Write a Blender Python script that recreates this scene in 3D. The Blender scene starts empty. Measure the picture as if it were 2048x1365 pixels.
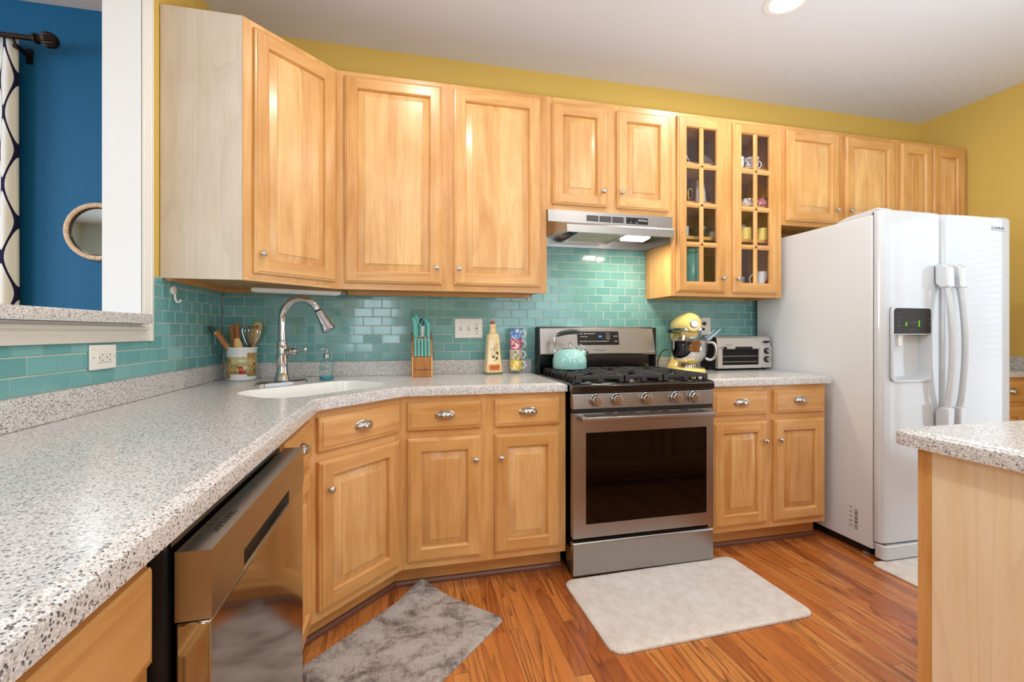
import bpy, bmesh, math, random
from mathutils import Vector, Matrix, geometry
S = bpy.context.scene
COL = S.collection
random.seed(11)
PI = math.pi

# ------------------------------------------------------------------ camera, world, lights, exposure
cd = bpy.data.cameras.new('camera'); cam = bpy.data.objects.new('camera', cd); COL.objects.link(cam)
cam.location = (0.9466, -2.6498, 1.1571); cam.rotation_euler = (PI/2, 0, -0.2299)
cd.sensor_fit = 'HORIZONTAL'; cd.sensor_width = 36.0; cd.lens = 15.820; cd.shift_y = -0.00847
cd.clip_start = 0.01; cd.clip_end = 100
S.camera = cam
S.view_settings.view_transform = 'Standard'; S.view_settings.look = 'None'
S.view_settings.gamma = 1.0; S.view_settings.use_curve_mapping = False
S.view_settings.exposure = 0.0
S.cycles.use_denoising = True
S.cycles.sample_clamp_indirect = 6.0

W = bpy.data.worlds.new('sky'); S.world = W; W.use_nodes = True
bg = W.node_tree.nodes['Background']; bg.inputs[0].default_value = (0.80, 0.90, 1.0, 1); bg.inputs[1].default_value = 1.6

def area(name, loc, rot, sx, sy, power, col=(1, 1, 1)):
    l = bpy.data.lights.new(name, 'AREA'); l.shape = 'RECTANGLE'; l.size = sx; l.size_y = sy; l.energy = power; l.color = col
    o = bpy.data.objects.new(name, l); COL.objects.link(o); o.location = loc; o.rotation_euler = rot
    return o
# daylight outside the windows behind the camera and in the right wall; dining and indoor sources are added fill
area('daylight_rear_window_a', (.45, -5.55, 1.6), (PI/2, 0, 0), 1.0, 1.4, 34, (.80, .91, 1))
area('daylight_rear_window_b', (3.15, -5.55, 1.65), (PI/2, 0, 0), 1.7, 1.5, 22, (.80, .91, 1))
area('daylight_patio_door', (5.20, -2.05, 1.25), (0, PI/2, 0), 2.1, 1.7, 16, (.80, .91, 1))
area('added_dining_rear_fill', (-2.3, -5.55, 1.6), (PI/2, 0, 0), 2.0, 1.7, 25, (.80, .91, 1))  # added daylight at an unseen dining window, keeps that room from going dark
area('added_dining_side_fill', (-4.0, -2.3, 1.65), (0, -PI/2, 0), 1.5, 1.9, 90, (.84, .93, 1))  # added daylight from an unseen side window, brightens the island end panel
area('added_dining_top_fill', (-1.9, -2.4, 2.745), (0, 0, 0), .8, .8, 25, (.9, .96, 1))  # added bare light, no fixture; brightens the blue wall and mirror view
area('added_overhead_fill', (1.0, -3.1, 2.745), (0, 0, 0), 1.2, .9, 18, (.80, .91, 1))  # added overhead fill without a fixture, lights the cabinets from above the camera
area('added_upward_fill', (2.75, -2.6, 1.15), (PI, 0, 0), 1.0, .6, 62, (.78, .90, 1))  # added bare light aimed up, raises the brightness of the ceiling

# ------------------------------------------------------------------ helpers: colour, materials
def lin(r, g, b):
    f = lambda c: (c/255/12.92) if c/255 <= .04045 else ((c/255+.055)/1.055)**2.4
    return (f(r), f(g), f(b), 1)

class NT:
    def __init__(s, name):
        s.m = bpy.data.materials.new(name); s.m.use_nodes = True
        s.t = s.m.node_tree; s.n = s.t.nodes; s.l = s.t.links
        s.b = s.n['Principled BSDF']
    def new(s, typ, **kw):
        n = s.n.new('ShaderNode'+typ)
        for k, v in kw.items(): setattr(n, k, v)
        return n
    def set(s, sock, v):
        if hasattr(v, 'is_linked') or isinstance(v, bpy.types.NodeSocket): s.l.new(v, sock)
        elif v is not None: sock.default_value = v
    def math(s, op, a, b=None, c=None):
        n = s.new('Math', operation=op)
        s.set(n.inputs[0], a)
        if b is not None: s.set(n.inputs[1], b)
        if c is not None: s.set(n.inputs[2], c)
        return n.outputs[0]
    def mix(s, f, a, b, mode='MIX'):
        n = s.new('Mix', data_type='RGBA', blend_type=mode)
        s.set(n.inputs[0], f); s.set(n.inputs[6], a); s.set(n.inputs[7], b)
        return n.outputs[2]
    def ramp(s, f, stops, interp='LINEAR'):
        n = s.new('ValToRGB'); n.color_ramp.interpolation = interp
        e = n.color_ramp.elements
        while len(e) < len(stops): e.new(.5)
        for i, (p, c) in enumerate(stops): e[i].position = p; e[i].color = c
        s.set(n.inputs[0], f); return n.outputs[0]
    def coord(s, kind='Object'): return s.new('TexCoord').outputs[kind]
    def mapping(s, v, scale=(1, 1, 1), loc=(0, 0, 0), rot=(0, 0, 0)):
        n = s.new('Mapping'); s.set(n.inputs[0], v); n.inputs[1].default_value = loc; n.inputs[2].default_value = rot; n.inputs[3].default_value = scale
        return n.outputs[0]
    def vadd(s, a, b):
        n = s.new('VectorMath', operation='ADD'); s.set(n.inputs[0], a); s.set(n.inputs[1], b); return n.outputs[0]
    def noise(s, v, scale=5, detail=3, rough=.5, dist=0, dim='3D', w=None):
        n = s.new('TexNoise', noise_dimensions=dim); s.set(n.inputs['Vector'], v)
        n.inputs['Scale'].default_value = scale; n.inputs['Detail'].default_value = detail
        n.inputs['Roughness'].default_value = rough; n.inputs['Distortion'].default_value = dist
        return n.outputs[0]
    def voro(s, v, scale, out='Color', feature='F1', rnd=1):
        n = s.new('TexVoronoi', feature=feature); s.set(n.inputs['Vector'], v); n.inputs['Scale'].default_value = scale
        n.inputs['Randomness'].default_value = rnd
        return n.outputs[out]
    def xyz(s, v):
        n = s.new('SeparateXYZ'); s.set(n.inputs[0], v); return n.outputs
    def cxyz(s, x, y, z):
        n = s.new('CombineXYZ'); s.set(n.inputs[0], x); s.set(n.inputs[1], y); s.set(n.inputs[2], z); return n.outputs[0]
    def white(s, v, dim='3D', out='Value'):
        n = s.new('TexWhiteNoise', noise_dimensions=dim); s.set(n.inputs['W' if dim == '1D' else 'Vector'], v); return n.outputs[out]
    def bump(s, h, strength=.2, dist=.01):
        n = s.new('Bump'); n.inputs['Strength'].default_value = strength; n.inputs['Distance'].default_value = dist
        s.set(n.inputs['Height'], h); s.l.new(n.outputs[0], s.b.inputs['Normal']); return n
    def out(s, col=None, rough=None, metal=None, spec=None, coat=None, coatr=None):
        B = s.b.inputs
        for k, v in (('Base Color', col), ('Roughness', rough), ('Metallic', metal), ('Specular IOR Level', spec), ('Coat Weight', coat), ('Coat Roughness', coatr)):
            if v is not None: s.set(B[k], v)
        return s.m

def plain(name, rgb, rough=.5, metal=0., coat=0., spec=.5, emit=None, estr=0, alpha=None):
    t = NT(name); t.out(lin(*rgb), rough, metal, spec, coat, .05)
    if emit: t.b.inputs['Emission Color'].default_value = lin(*emit); t.b.inputs['Emission Strength'].default_value = estr
    return t.m

def wood(name, light, dark, axis='z', rough=.40, coat=.45, strip=0., contrast=1., scale=1., fig=0.):
    t = NT(name); co = t.coord()
    r = t.new('ObjectInfo').outputs['Random']
    off = t.cxyz(t.math('MULTIPLY', r, 37.), t.math('MULTIPLY', r, 91.), t.math('MULTIPLY', r, 53.))
    x, y, z = t.xyz(co)[:]
    tone = None
    if strip:
        sx = t.math('FLOOR', t.math('ADD', t.math('DIVIDE', x, strip), t.math('MULTIPLY', r, 9.)))
        tone = t.white(t.math('ADD', sx, t.math('MULTIPLY', r, 50.)), '1D')
        off = t.vadd(off, t.cxyz(t.math('MULTIPLY', tone, 5.), 0., t.math('MULTIPLY', tone, 9.)))
    st = {'z': (9, 9, 1.), 'x': (1., 9, 9), 'y': (9, 1., 9)}[axis]
    v = t.vadd(t.mapping(co, tuple(a*scale for a in st)), off)
    n1 = t.noise(v, 1.6, 4, .55, 1.3)
    n2 = t.noise(t.vadd(t.mapping(co, tuple(a*scale for a in ({'z': (60, 60, 2.), 'x': (2., 60, 60), 'y': (60, 2., 60)}[axis]))), off), 2., 3, .6)
    n3 = t.noise(t.vadd(co, off), 5., 2, .5)
    f = t.math('ADD', t.math('MULTIPLY', n1, .62), t.math('ADD', t.math('MULTIPLY', n2, .2), t.math('MULTIPLY', n3, .25)))
    if tone is not None: f = t.math('ADD', f, t.math('MULTIPLY', t.math('SUBTRACT', tone, .5), .16))
    f = t.math('ADD', f, t.math('MULTIPLY', t.math('SUBTRACT', r, .5), .10))
    c = .16/contrast
    mid = tuple((a+b)/2 for a, b in zip(lin(*light), lin(*dark)))
    col = t.ramp(f, [(.53-c, lin(*dark)), (.55, mid), (.55+c, lin(*light))])
    if fig:
        fv = t.vadd(t.mapping(co, {'z': (1, 1, .13), 'x': (.13, 1, 1), 'y': (1, .13, 1)}[axis]), off)
        rg_ = t.math('FRACT', t.math('MULTIPLY', t.noise(fv, 4.2, 2, .45, .5), 16.))
        rg_ = t.math('MULTIPLY', t.math('POWER', rg_, 4.), t.math('MULTIPLY', t.noise(co, 3., 1), fig*2.))
        col = t.mix(rg_, col, tuple(c_*.55 for c_ in lin(*dark)[:3])+(1,))
    t.bump(n2, .05, .002)
    return t.out(col, t.math('ADD', rough-.05, t.math('MULTIPLY', n2, .1)), None, .45, coat, .24)

WV = wood('maple_vertical_grain', (229, 179, 113), (196, 136, 69), 'z')
WH = wood('maple_horizontal_grain', (229, 179, 113), (196, 136, 69), 'x')
WP = wood('maple_panel', (233, 187, 124), (202, 144, 78), 'z', strip=.115, fig=.13)
VENEER = wood('pale_maple_veneer', (222, 211, 196), (198, 182, 161), 'z', rough=.5, coat=.05, contrast=.8, fig=.14)
ISLV = wood('light_maple_panel', (252, 238, 208), (240, 214, 172), 'z', rough=.45, coat=.15, contrast=.8, fig=.16)
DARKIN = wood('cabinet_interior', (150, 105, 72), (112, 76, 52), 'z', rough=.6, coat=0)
BLOCKW = wood('acacia', (206, 140, 72), (142, 84, 36), 'z', rough=.5, coat=.1, contrast=1.4)
BLOCKL = wood('acacia_sapwood', (238, 196, 128), (216, 160, 92), 'z', rough=.5, coat=.1)
SPOON = wood('spoon_wood', (205, 150, 95), (165, 105, 58), 'z', rough=.6, coat=0)
SPOONL = wood('beech', (238, 200, 130), (222, 176, 102), 'z', rough=.6, coat=0)
SHOE = plain('dark_shoe_molding', (112, 66, 48), .45, coat=.2)

def floor_mat():
    t = NT('oak_strip_floor'); co = t.coord(); x, y, z = t.xyz(co)[:]
    bx = t.math('DIVIDE', t.math('SUBTRACT', x, .012), .0572)
    i = t.math('FLOOR', bx); fx = t.math('FRACT', bx)
    ri = t.white(i, '1D')
    by = t.math('DIVIDE', t.math('ADD', y, t.math('MULTIPLY', ri, 7.)), .78)
    j = t.math('FLOOR', by); fy = t.math('FRACT', by)
    rb = t.white(t.cxyz(i, j, 0.))
    rb2 = t.white(t.cxyz(j, i, 3.))
    off = t.cxyz(t.math('MULTIPLY', rb, 31.), t.math('MULTIPLY', rb2, 47.), 0.)
    v = t.vadd(t.cxyz(t.math('MULTIPLY', x, 1.), t.math('MULTIPLY', y, .10), 0.), off)
    n = t.noise(v, 9., 2, .5, .4)
    rings = t.math('FRACT', t.math('MULTIPLY', t.math('ADD', n, t.math('MULTIPLY', x, 1.2)), 11.))
    rings = t.math('POWER', rings, 3.)
    pore = t.noise(t.vadd(t.cxyz(t.math('MULTIPLY', x, 1.), t.math('MULTIPLY', y, .03), 0.), off), 260., 2, .6)
    base = t.ramp(rb, [(0., lin(164, 90, 42)), (.22, lin(188, 108, 50)), (.6, lin(200, 122, 58)), (1., lin(212, 140, 74))])
    g = t.math('ADD', t.math('MULTIPLY', rings, .85), t.math('MULTIPLY', t.math('GREATER_THAN', pore, .56), .30))
    g = t.math('MULTIPLY', g, t.math('ADD', .45, t.math('MULTIPLY', rb2, .55)))
    col = t.mix(g, base, lin(98, 44, 18))
    gap = t.math('MAXIMUM', t.math('MAXIMUM', t.math('LESS_THAN', fx, .022), t.math('GREATER_THAN', fx, .978)), t.math('LESS_THAN', fy, .003))
    col = t.mix(t.math('MULTIPLY', gap, .55), col, lin(80, 36, 18))
    t.bump(t.math('ADD', t.math('MULTIPLY', gap, -1.), t.math('MULTIPLY', g, -.25)), .25, .002)
    return t.out(col, t.math('ADD', .26, t.math('MULTIPLY', g, .12)), None, .5, .25, .15)
FLOOR = floor_mat()

def granite_mat():
    t = NT('speckled_quartz'); co = t.coord()
    d = t.noise(co, 160., 2, .5)
    v = t.vadd(co, t.mapping(t.cxyz(d, d, d), (.003,)*3))
    c1 = t.xyz(t.voro(v, 330.))[0]; d1 = t.voro(v, 330., 'Distance')
    c2 = t.xyz(t.voro(t.mapping(v, loc=(3, 5, 7)), 480.))[1]
    c3 = t.xyz(t.voro(t.mapping(v, loc=(9, 2, 4)), 250.))[2]; d3 = t.voro(t.mapping(v, loc=(9, 2, 4)), 250., 'Distance')
    base = t.ramp(c2, [(0., lin(182, 178, 176)), (.35, lin(208, 206, 204)), (.8, lin(222, 220, 218)), (1., lin(238, 238, 238))])
    m2 = t.math('MULTIPLY', t.math('LESS_THAN', c1, .22), t.math('LESS_THAN', d1, .55))
    col = t.mix(m2, base, lin(172, 166, 162))
    m1 = t.math('MULTIPLY', t.math('GREATER_THAN', c1, .89), t.math('LESS_THAN', d1, .6))
    col = t.mix(m1, col, lin(96, 95, 100))
    m3 = t.math('MULTIPLY', t.math('GREATER_THAN', c3, .95), t.math('LESS_THAN', d3, .42))
    col = t.mix(m3, col, lin(100, 96, 98))
    m4 = t.math('MULTIPLY', t.math('LESS_THAN', c3, .05), t.math('LESS_THAN', d3, .4))
    col = t.mix(m4, col, lin(166, 146, 130))
    return t.out(col, .22, None, .5, .1, .1)
GRAN = granite_mat()

def tile_mat():
    t = NT('teal_glass_tile'); r = t.new('NewGeometry').outputs['Random Per Island']
    co = t.coord()
    n = t.noise(t.mapping(co, (14, 14, 60)), 3., 2)
    f = t.math('ADD', t.math('MULTIPLY', r, .75), t.math('MULTIPLY', n, .25))
    col = t.ramp(f, [(.1, lin(104, 163, 164)), (.5, lin(114, 172, 173)), (.9, lin(125, 181, 181))])
    return t.out(col, .12, None, .5, .2, .03)
TILE = tile_mat()
GROUT = plain('grout', (216, 214, 202), .85)

def paint(name, rgb, rough=.6, tex=.04):
    t = NT(name); n = t.noise(t.coord(), 240., 2, .6); t.bump(n, tex, .002)
    return t.out(lin(*rgb), rough, None, .3)
YELLOW = paint('yellow_wall_paint', (218, 184, 96), .65)
BLUE = paint('blue_wall_paint', (22, 102, 152), .55)
CEIL = paint('ceiling_paint', (222, 225, 230), .9, .15)
PALE = paint('pale_wall_paint', (206, 214, 208), .7)
WHITE = plain('white_trim_paint', (232, 232, 230), .35, coat=.1)
CREAM = plain('cream_trim_paint', (232, 229, 220), .4, coat=.1)

def steel(name, rgb=(166, 162, 158), rough=.31, axis='x', metal=1.):
    t = NT(name); sc = {'x': (3, 400, 400), 'z': (400, 400, 3), 'y': (400, 3, 400)}[axis]
    n = t.noise(t.mapping(t.coord(), sc), 1., 2, .5)
    return t.out(lin(*rgb), t.math('ADD', rough-.03, t.math('MULTIPLY', n, .06)), metal)
STEEL = steel('brushed_stainless'); STEELY = steel('brushed_stainless_y', axis='y', rough=.26)
STEELM = steel('polished_stainless_door', (172, 164, 156), .10, 'z')
CHROME = plain('chrome', (200, 200, 203), .06, 1.)
NICKEL = plain('satin_nickel', (190, 188, 186), .22, 1.)
BLACKG = plain('black_gloss_enamel', (14, 13, 14), .12, 0, .6)
BLACKM = plain('black_matte', (22, 21, 22), .55)
IRON = plain('cast_iron', (44, 42, 43), .48)
OVENGL = plain('oven_glass', (12, 6, 5), .05, 0, 0, .3)
FRIDGEW = plain('fridge_white', (207, 210, 213), .12, 0, .5)
FRIDGES = paint('fridge_side_white', (220, 223, 226), .5, .06)
PLASTW = plain('white_plastic', (238, 236, 230), .3)
GREYP = plain('grey_plastic', (130, 130, 132), .45)
CERAM = plain('white_ceramic', (236, 236, 236), .15, 0, .5)
SINKW = plain('white_sink', (236, 236, 232), .22, 0, .3)
YELE = plain('yellow_enamel', (246, 214, 124), .18, 0, .7)
TURQ = plain('turquoise_enamel', (158, 212, 206), .12, 0, .8)
TURQH = plain('turquoise_handle', (92, 180, 172), .3, 0, .3)
CREAMC = plain('cream_ceramic', (240, 214, 160), .2, 0, .5)
BRONZE = plain('oil_rubbed_bronze', (52, 40, 36), .35, .7)
TOASTM = plain('toaster_silver', (206, 202, 196), .32, .55)
INK = plain('dark_ink', (40, 30, 28), .6)
INKG = plain('grey_ink', (120, 116, 112), .5)
INKW = plain('white_ink', (230, 230, 230), .5)
RED = plain('red_paint', (190, 40, 36), .4)
ROPE = wood('rope_fibre', (244, 222, 200), (222, 190, 160), 'z', rough=.9, coat=0)
NAVY = plain('navy', (28, 34, 70), .6)

def emis(name, rgb, st):
    t = NT(name); e = t.new('Emission'); e.inputs[0].default_value = lin(*rgb); e.inputs[1].default_value = st
    t.l.new(e.outputs[0], t.n['Material Output'].inputs[0]); return t.m
LAMPE = emis('lamp_glow', (255, 244, 226), 9.); HOODE = emis('hood_lamp_glow', (255, 246, 232), 2.2)
GREENE = emis('green_led', (110, 220, 40), 1.2); BLUEE = emis('blue_display', (90, 190, 255), 1.6)

def clearglass(name, tint=(1, 1, 1), refl=.05, rough=.02, edge=.5):
    t = NT(name); t.n.remove(t.b)
    tr = t.new('BsdfTransparent'); tr.inputs[0].default_value = (*tint, 1)
    gl = t.new('BsdfGlossy'); gl.inputs['Roughness'].default_value = rough
    fc = t.new('LayerWeight').outputs['Facing']
    mx = t.new('MixShader'); t.l.new(t.math('ADD', t.math('MULTIPLY', t.math('POWER', fc, 4.), edge), refl), mx.inputs[0])
    t.l.new(tr.outputs[0], mx.inputs[1]); t.l.new(gl.outputs[0], mx.inputs[2])
    t.l.new(mx.outputs[0], t.n['Material Output'].inputs[0]); return t.m
GLASS = clearglass('clear_pane', refl=.03); AQUAGL = clearglass('aqua_bottle_glass', (.86, .95, .95), .06); SHIELD = clearglass('clear_plastic', (.90, .90, .91), .10, .08, .6)
TEALGL = plain('teal_glassware', (92, 176, 168), .12, 0, .6)
SOAPL = plain('blue_soap', (20, 140, 160), .2, 0, .5)
MIRROR = plain('mirror_glass', (225, 235, 232), .02, 1.)

def weave_mat():
    t = NT('woven_cushion_mat'); co = t.coord(); x, y, z = t.xyz(co)[:]
    zig = t.math('PINGPONG', t.math('MULTIPLY', x, 1.), .012)
    s = t.math('SINE', t.math('MULTIPLY', t.math('ADD', y, zig), 700.))
    n = t.noise(t.mapping(co, (30, 90, 1)), 4., 3, .6)
    big = t.noise(co, 22., 3, .6)
    f = t.math('ADD', t.math('MULTIPLY', s, .10), t.math('ADD', t.math('MULTIPLY', n, .5), t.math('MULTIPLY', big, .4)))
    col = t.ramp(f, [(.25, lin(190, 176, 162)), (.45, lin(220, 212, 204)), (.65, lin(236, 232, 228))])
    t.bump(t.math('ADD', s, n), .25, .002)
    return t.out(col, .55, None, .3)
WEAVE = weave_mat()
def rug_mat():
    t = NT('distressed_grey_rug'); co = t.coord()
    big = t.noise(t.mapping(co, (1, 1.4, 1)), 9., 5, .65, .4)
    st = t.noise(t.mapping(co, (220, 14, 1)), 1., 3, .6)
    fine = t.noise(co, 70., 3, .7)
    f = t.math('ADD', t.math('MULTIPLY', big, .75), t.math('ADD', t.math('MULTIPLY', st, .18), t.math('MULTIPLY', fine, .22)))
    col = t.ramp(f, [(.42, lin(92, 84, 80)), (.52, lin(140, 130, 124)), (.60, lin(172, 164, 158)), (.72, lin(186, 180, 175))])
    t.bump(st, .4, .003)
    return t.out(col, .9, None, .15)
RUG = rug_mat()
def curtain_mat():
    t = NT('ogee_curtain_fabric'); co = t.coord('UV'); x, y, z = t.xyz(co)[:]
    a = t.math('COSINE', t.math('MULTIPLY', x, 2*PI/.20)); b = t.math('COSINE', t.math('MULTIPLY', y, 2*PI/.335))
    f = t.math('ABSOLUTE', t.math('ADD', a, t.math('MULTIPLY', b, .93)))
    col = t.mix(t.math('LESS_THAN', f, .22), lin(244, 244, 240), lin(34, 34, 66))
    return t.out(col, .85, None, .2)
CURT = curtain_mat()
def confetti(name, cols, scale=60., stretch=(1, 1, 1)):
    t = NT(name); v = t.mapping(t.coord(), stretch)
    d = t.noise(v, 90., 2); vv = t.vadd(v, t.mapping(t.cxyz(d, d, d), (.012,)*3))
    c = t.xyz(t.voro(vv, scale))[0]
    k = len(cols); st = [(i/k, lin(*q)) for i, q in enumerate(cols)]
    return t.out(t.ramp(c, st, 'CONSTANT'), .2, None, .5, .4)
MUGMATS = [confetti('mug_yellow_floral', [(250, 214, 40), (240, 170, 40), (246, 226, 120), (236, 196, 60), (252, 238, 170)], 95.),
           confetti('mug_pink_palms', [(240, 200, 200), (238, 190, 186), (244, 214, 210), (240, 205, 200), (90, 180, 70), (240, 200, 196)], 70.),
           confetti('mug_pink_red', [(236, 90, 130), (250, 230, 225), (238, 150, 170), (90, 170, 200), (250, 220, 220), (216, 60, 80)], 85.),
           confetti('mug_blue_purple', [(60, 130, 210), (240, 244, 250), (110, 170, 225), (150, 90, 180), (200, 220, 245), (40, 110, 200)], 105., (1.6, 1.6, .8))]
CROCKM = confetti('crock_brown_print', [(196, 164, 100), (184, 146, 80), (206, 180, 120), (172, 132, 68)], 90.)
CROCKG = confetti('crock_green_print', [(206, 196, 140), (198, 190, 132), (212, 204, 152)], 90.)

# ------------------------------------------------------------------ helpers: meshes and objects
def frame_to(d):
    d = Vector(d).normalized(); up = Vector((0, 0, 1)) if abs(d.z) < .95 else Vector((1, 0, 0))
    x = up.cross(d).normalized(); y = d.cross(x); return Matrix((x, y, d)).transposed()

class MB:
    def __init__(s): s.v = []; s.f = []; s.mi = []; s.uv = {}
    def add(s, vs, fs, m=0):
        o = len(s.v); s.v += [tuple(v) for v in vs]; s.f += [tuple(i+o for i in f) for f in fs]; s.mi += [m]*len(fs); return s
    def box(s, x0, x1, y0, y1, z0, z1, m=0):
        x0, x1 = min(x0, x1), max(x0, x1); y0, y1 = min(y0, y1), max(y0, y1); z0, z1 = min(z0, z1), max(z0, z1)
        v = [(x, y, z) for z in (z0, z1) for y in (y0, y1) for x in (x0, x1)]
        return s.add(v, [(0, 2, 3, 1), (4, 5, 7, 6), (0, 1, 5, 4), (2, 6, 7, 3), (0, 4, 6, 2), (1, 3, 7, 5)], m)
    def rings(s, rs, m=0, closed=True, cap0=False, cap1=False):
        n = len(rs[0]); vs = [p for r in rs for p in r]; fs = []
        for i in range(len(rs)-1):
            for j in range(n if closed else n-1):
                k = (j+1) % n; fs.append((i*n+j, i*n+k, (i+1)*n+k, (i+1)*n+j))
        if cap0: fs.append(tuple(reversed(range(n))))
        if cap1: fs.append(tuple((len(rs)-1)*n+j for j in range(n)))
        return s.add(vs, fs, m)
    def lathe(s, prof, org=(0, 0, 0), axis=(0, 0, 1), n=24, m=0, cap0=True, cap1=True, sx=1., sy=1.):
        M = frame_to(axis) if tuple(axis) != (0, 0, 1) else Matrix.Identity(3); o = Vector(org)
        rs = [[o + M @ Vector((r*sx*math.cos(2*PI*j/n), r*sy*math.sin(2*PI*j/n), h)) for j in range(n)] for r, h in prof]
        return s.rings(rs, m, True, cap0, cap1)
    def cyl(s, p0, p1, r0, r1=None, n=16, m=0):
        p0, p1 = Vector(p0), Vector(p1); d = p1-p0
        return s.lathe([(r0, 0), (r0 if r1 is None else r1, d.length)], p0, d, n, m)
    def tube(s, pts, r, n=8, m=0, closed=False, flat=1.):
        P = [Vector(p) for p in pts]; N = len(P); rs = []
        t0 = (P[1]-P[0]).normalized(); u = t0.orthogonal().normalized()
        for i, p in enumerate(P):
            a = P[(i-1) % N] if (closed or i > 0) else P[i]; b = P[(i+1) % N] if (closed or i < N-1) else P[i]
            t = (b-a).normalized(); u = (u - t*u.dot(t)).normalized(); w = t.cross(u)
            rr = r[i] if isinstance(r, (list, tuple)) else r
            rs.append([p + u*rr*math.cos(2*PI*j/n) + w*rr*flat*math.sin(2*PI*j/n) for j in range(n)])
        if closed: rs.append(rs[0])
        return s.rings(rs, m, True, not closed, not closed)
    def prism(s, poly, axis, a, b, m=0):
        f = {'x': lambda p, t: (t, p[0], p[1]), 'y': lambda p, t: (p[0], t, p[1]), 'z': lambda p, t: (p[0], p[1], t)}[axis]
        n = len(poly)
        ar = sum(poly[i][0]*poly[(i+1) % n][1]-poly[(i+1) % n][0]*poly[i][1] for i in range(n))
        if (ar < 0) != (axis == 'y'): poly = poly[::-1]
        return s.rings([[f(p, min(a, b)) for p in poly], [f(p, max(a, b)) for p in poly]], m, True, True, True)
    def ball(s, c, r, n=16, m=0):
        r = (r,)*3 if not isinstance(r, (tuple, list)) else r; k = n//2
        rs = [[(c[0]+r[0]*math.sin(PI*i/k)*math.cos(2*PI*j/n), c[1]+r[1]*math.sin(PI*i/k)*math.sin(2*PI*j/n), c[2]-r[2]*math.cos(PI*i/k)) for j in range(n)] for i in range(1, k)]
        return s.rings(rs, m, True, True, True)
    def xform(s, M):
        s.v = [tuple(M @ Vector(v)) for v in s.v]; return s
    def build(s, name, mats, parent=None, loc=(0, 0, 0), rz=0., bevel=0, seg=2, rot=None, solid=0, sub=0):
        me = bpy.data.meshes.new(name); me.from_pydata(s.v, [], s.f)
        for m in (mats if isinstance(mats, (list, tuple)) else [mats]): me.materials.append(m)
        me.polygons.foreach_set('material_index', s.mi); me.update()
        bm = bmesh.new(); bm.from_mesh(me); bmesh.ops.recalc_face_normals(bm, faces=bm.faces); bm.to_mesh(me); bm.free()
        me.polygons.foreach_set('use_smooth', [True]*len(me.polygons)); me.set_sharp_from_angle(angle=math.radians(32))
        o = bpy.data.objects.new(name, me); COL.objects.link(o); o.location = loc; o.rotation_euler = rot or (0, 0, rz)
        if parent: o.parent = parent
        if solid:
            q = o.modifiers.new('thickness', 'SOLIDIFY'); q.thickness = solid; q.offset = 0
        if bevel:
            q = o.modifiers.new('bevel', 'BEVEL'); q.width = bevel; q.segments = seg; q.limit_method = 'ANGLE'; q.angle_limit = math.radians(40)
        if sub:
            q = o.modifiers.new('sub', 'SUBSURF'); q.levels = sub; q.render_levels = sub
        return o

def tag(o, label=None, cat=None, group=None, kind=None):
    if label: o['label'] = label
    if cat: o['category'] = cat
    if group: o['group'] = group
    if kind: o['kind'] = kind
    return o
def thing(name, label, cat, loc=(0, 0, 0), rz=0., group=None):
    o = bpy.data.objects.new(name, None); COL.objects.link(o); o.location = loc; o.rotation_euler = (0, 0, rz); o.empty_display_size = .05
    return tag(o, label, cat, group)
def struct(name, mb, mats, **kw):
    return tag(mb.build(name, mats, **kw), kind='structure')
def text(body, size, mat, parent, loc, rot, name='lettering', ext=.0004, align='CENTER', shear=0., sx=1.):
    c = bpy.data.curves.new(name, 'FONT'); c.body = body; c.size = size; c.extrude = ext; c.align_x = align; c.align_y = 'CENTER'; c.shear = shear
    t = bpy.data.objects.new(name, c); COL.objects.link(t)
    dg = bpy.context.evaluated_depsgraph_get(); me = bpy.data.meshes.new_from_object(t.evaluated_get(dg)); me.name = name
    bpy.data.objects.remove(t); bpy.data.curves.remove(c)
    me.materials.clear(); me.materials.append(mat)
    if sx != 1: me.transform(Matrix.Diagonal((sx, 1, 1, 1)))
    o = bpy.data.objects.new(name, me); COL.objects.link(o); o.location = loc; o.rotation_euler = rot; o.parent = parent
    return o
def copy_tree(o, parent=None):
    c = o.copy(); COL.objects.link(c); c.parent = parent
    for ch in list(o.children): copy_tree(ch, c)
    return c
def bez(pts, n=24):
    """Catmull-Rom through pts"""
    P = [Vector(p) for p in pts]; P = [2*P[0]-P[1]] + P + [2*P[-1]-P[-2]]; out = []
    k = len(P)-3
    for i in range(k):
        for j in range(n//k if i < k-1 else n//k+1):
            t = j/(n//k); a, b, c, d = P[i:i+4]
            out.append(.5*((2*b)+(c-a)*t+(2*a-5*b+4*c-d)*t*t+(3*b-a-3*c+d)*t**3))
    return out
def rrect(x0, x1, y0, y1, r, n=6):
    out = []
    for cx, cy, a in ((x1-r, y0+r, -PI/2), (x1-r, y1-r, 0), (x0+r, y1-r, PI/2), (x0+r, y0+r, PI)):
        out += [(cx+r*math.cos(a+PI/2*i/n), cy+r*math.sin(a+PI/2*i/n)) for i in range(n+1)]
    return out
def inset(poly, d):
    """offset a CCW polygon inwards by d"""
    n = len(poly); out = []
    for i in range(n):
        p0, p1, p2 = (Vector(poly[(i+k) % n]) for k in (-1, 0, 1))
        a = (p1-p0).normalized(); b = (p2-p1).normalized()
        na, nb = Vector((-a.y, a.x)), Vector((-b.y, b.x)); q = na+nb
        out.append(tuple(p1 + q*(d/max(.3, q.dot(na)))))
    return out

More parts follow.
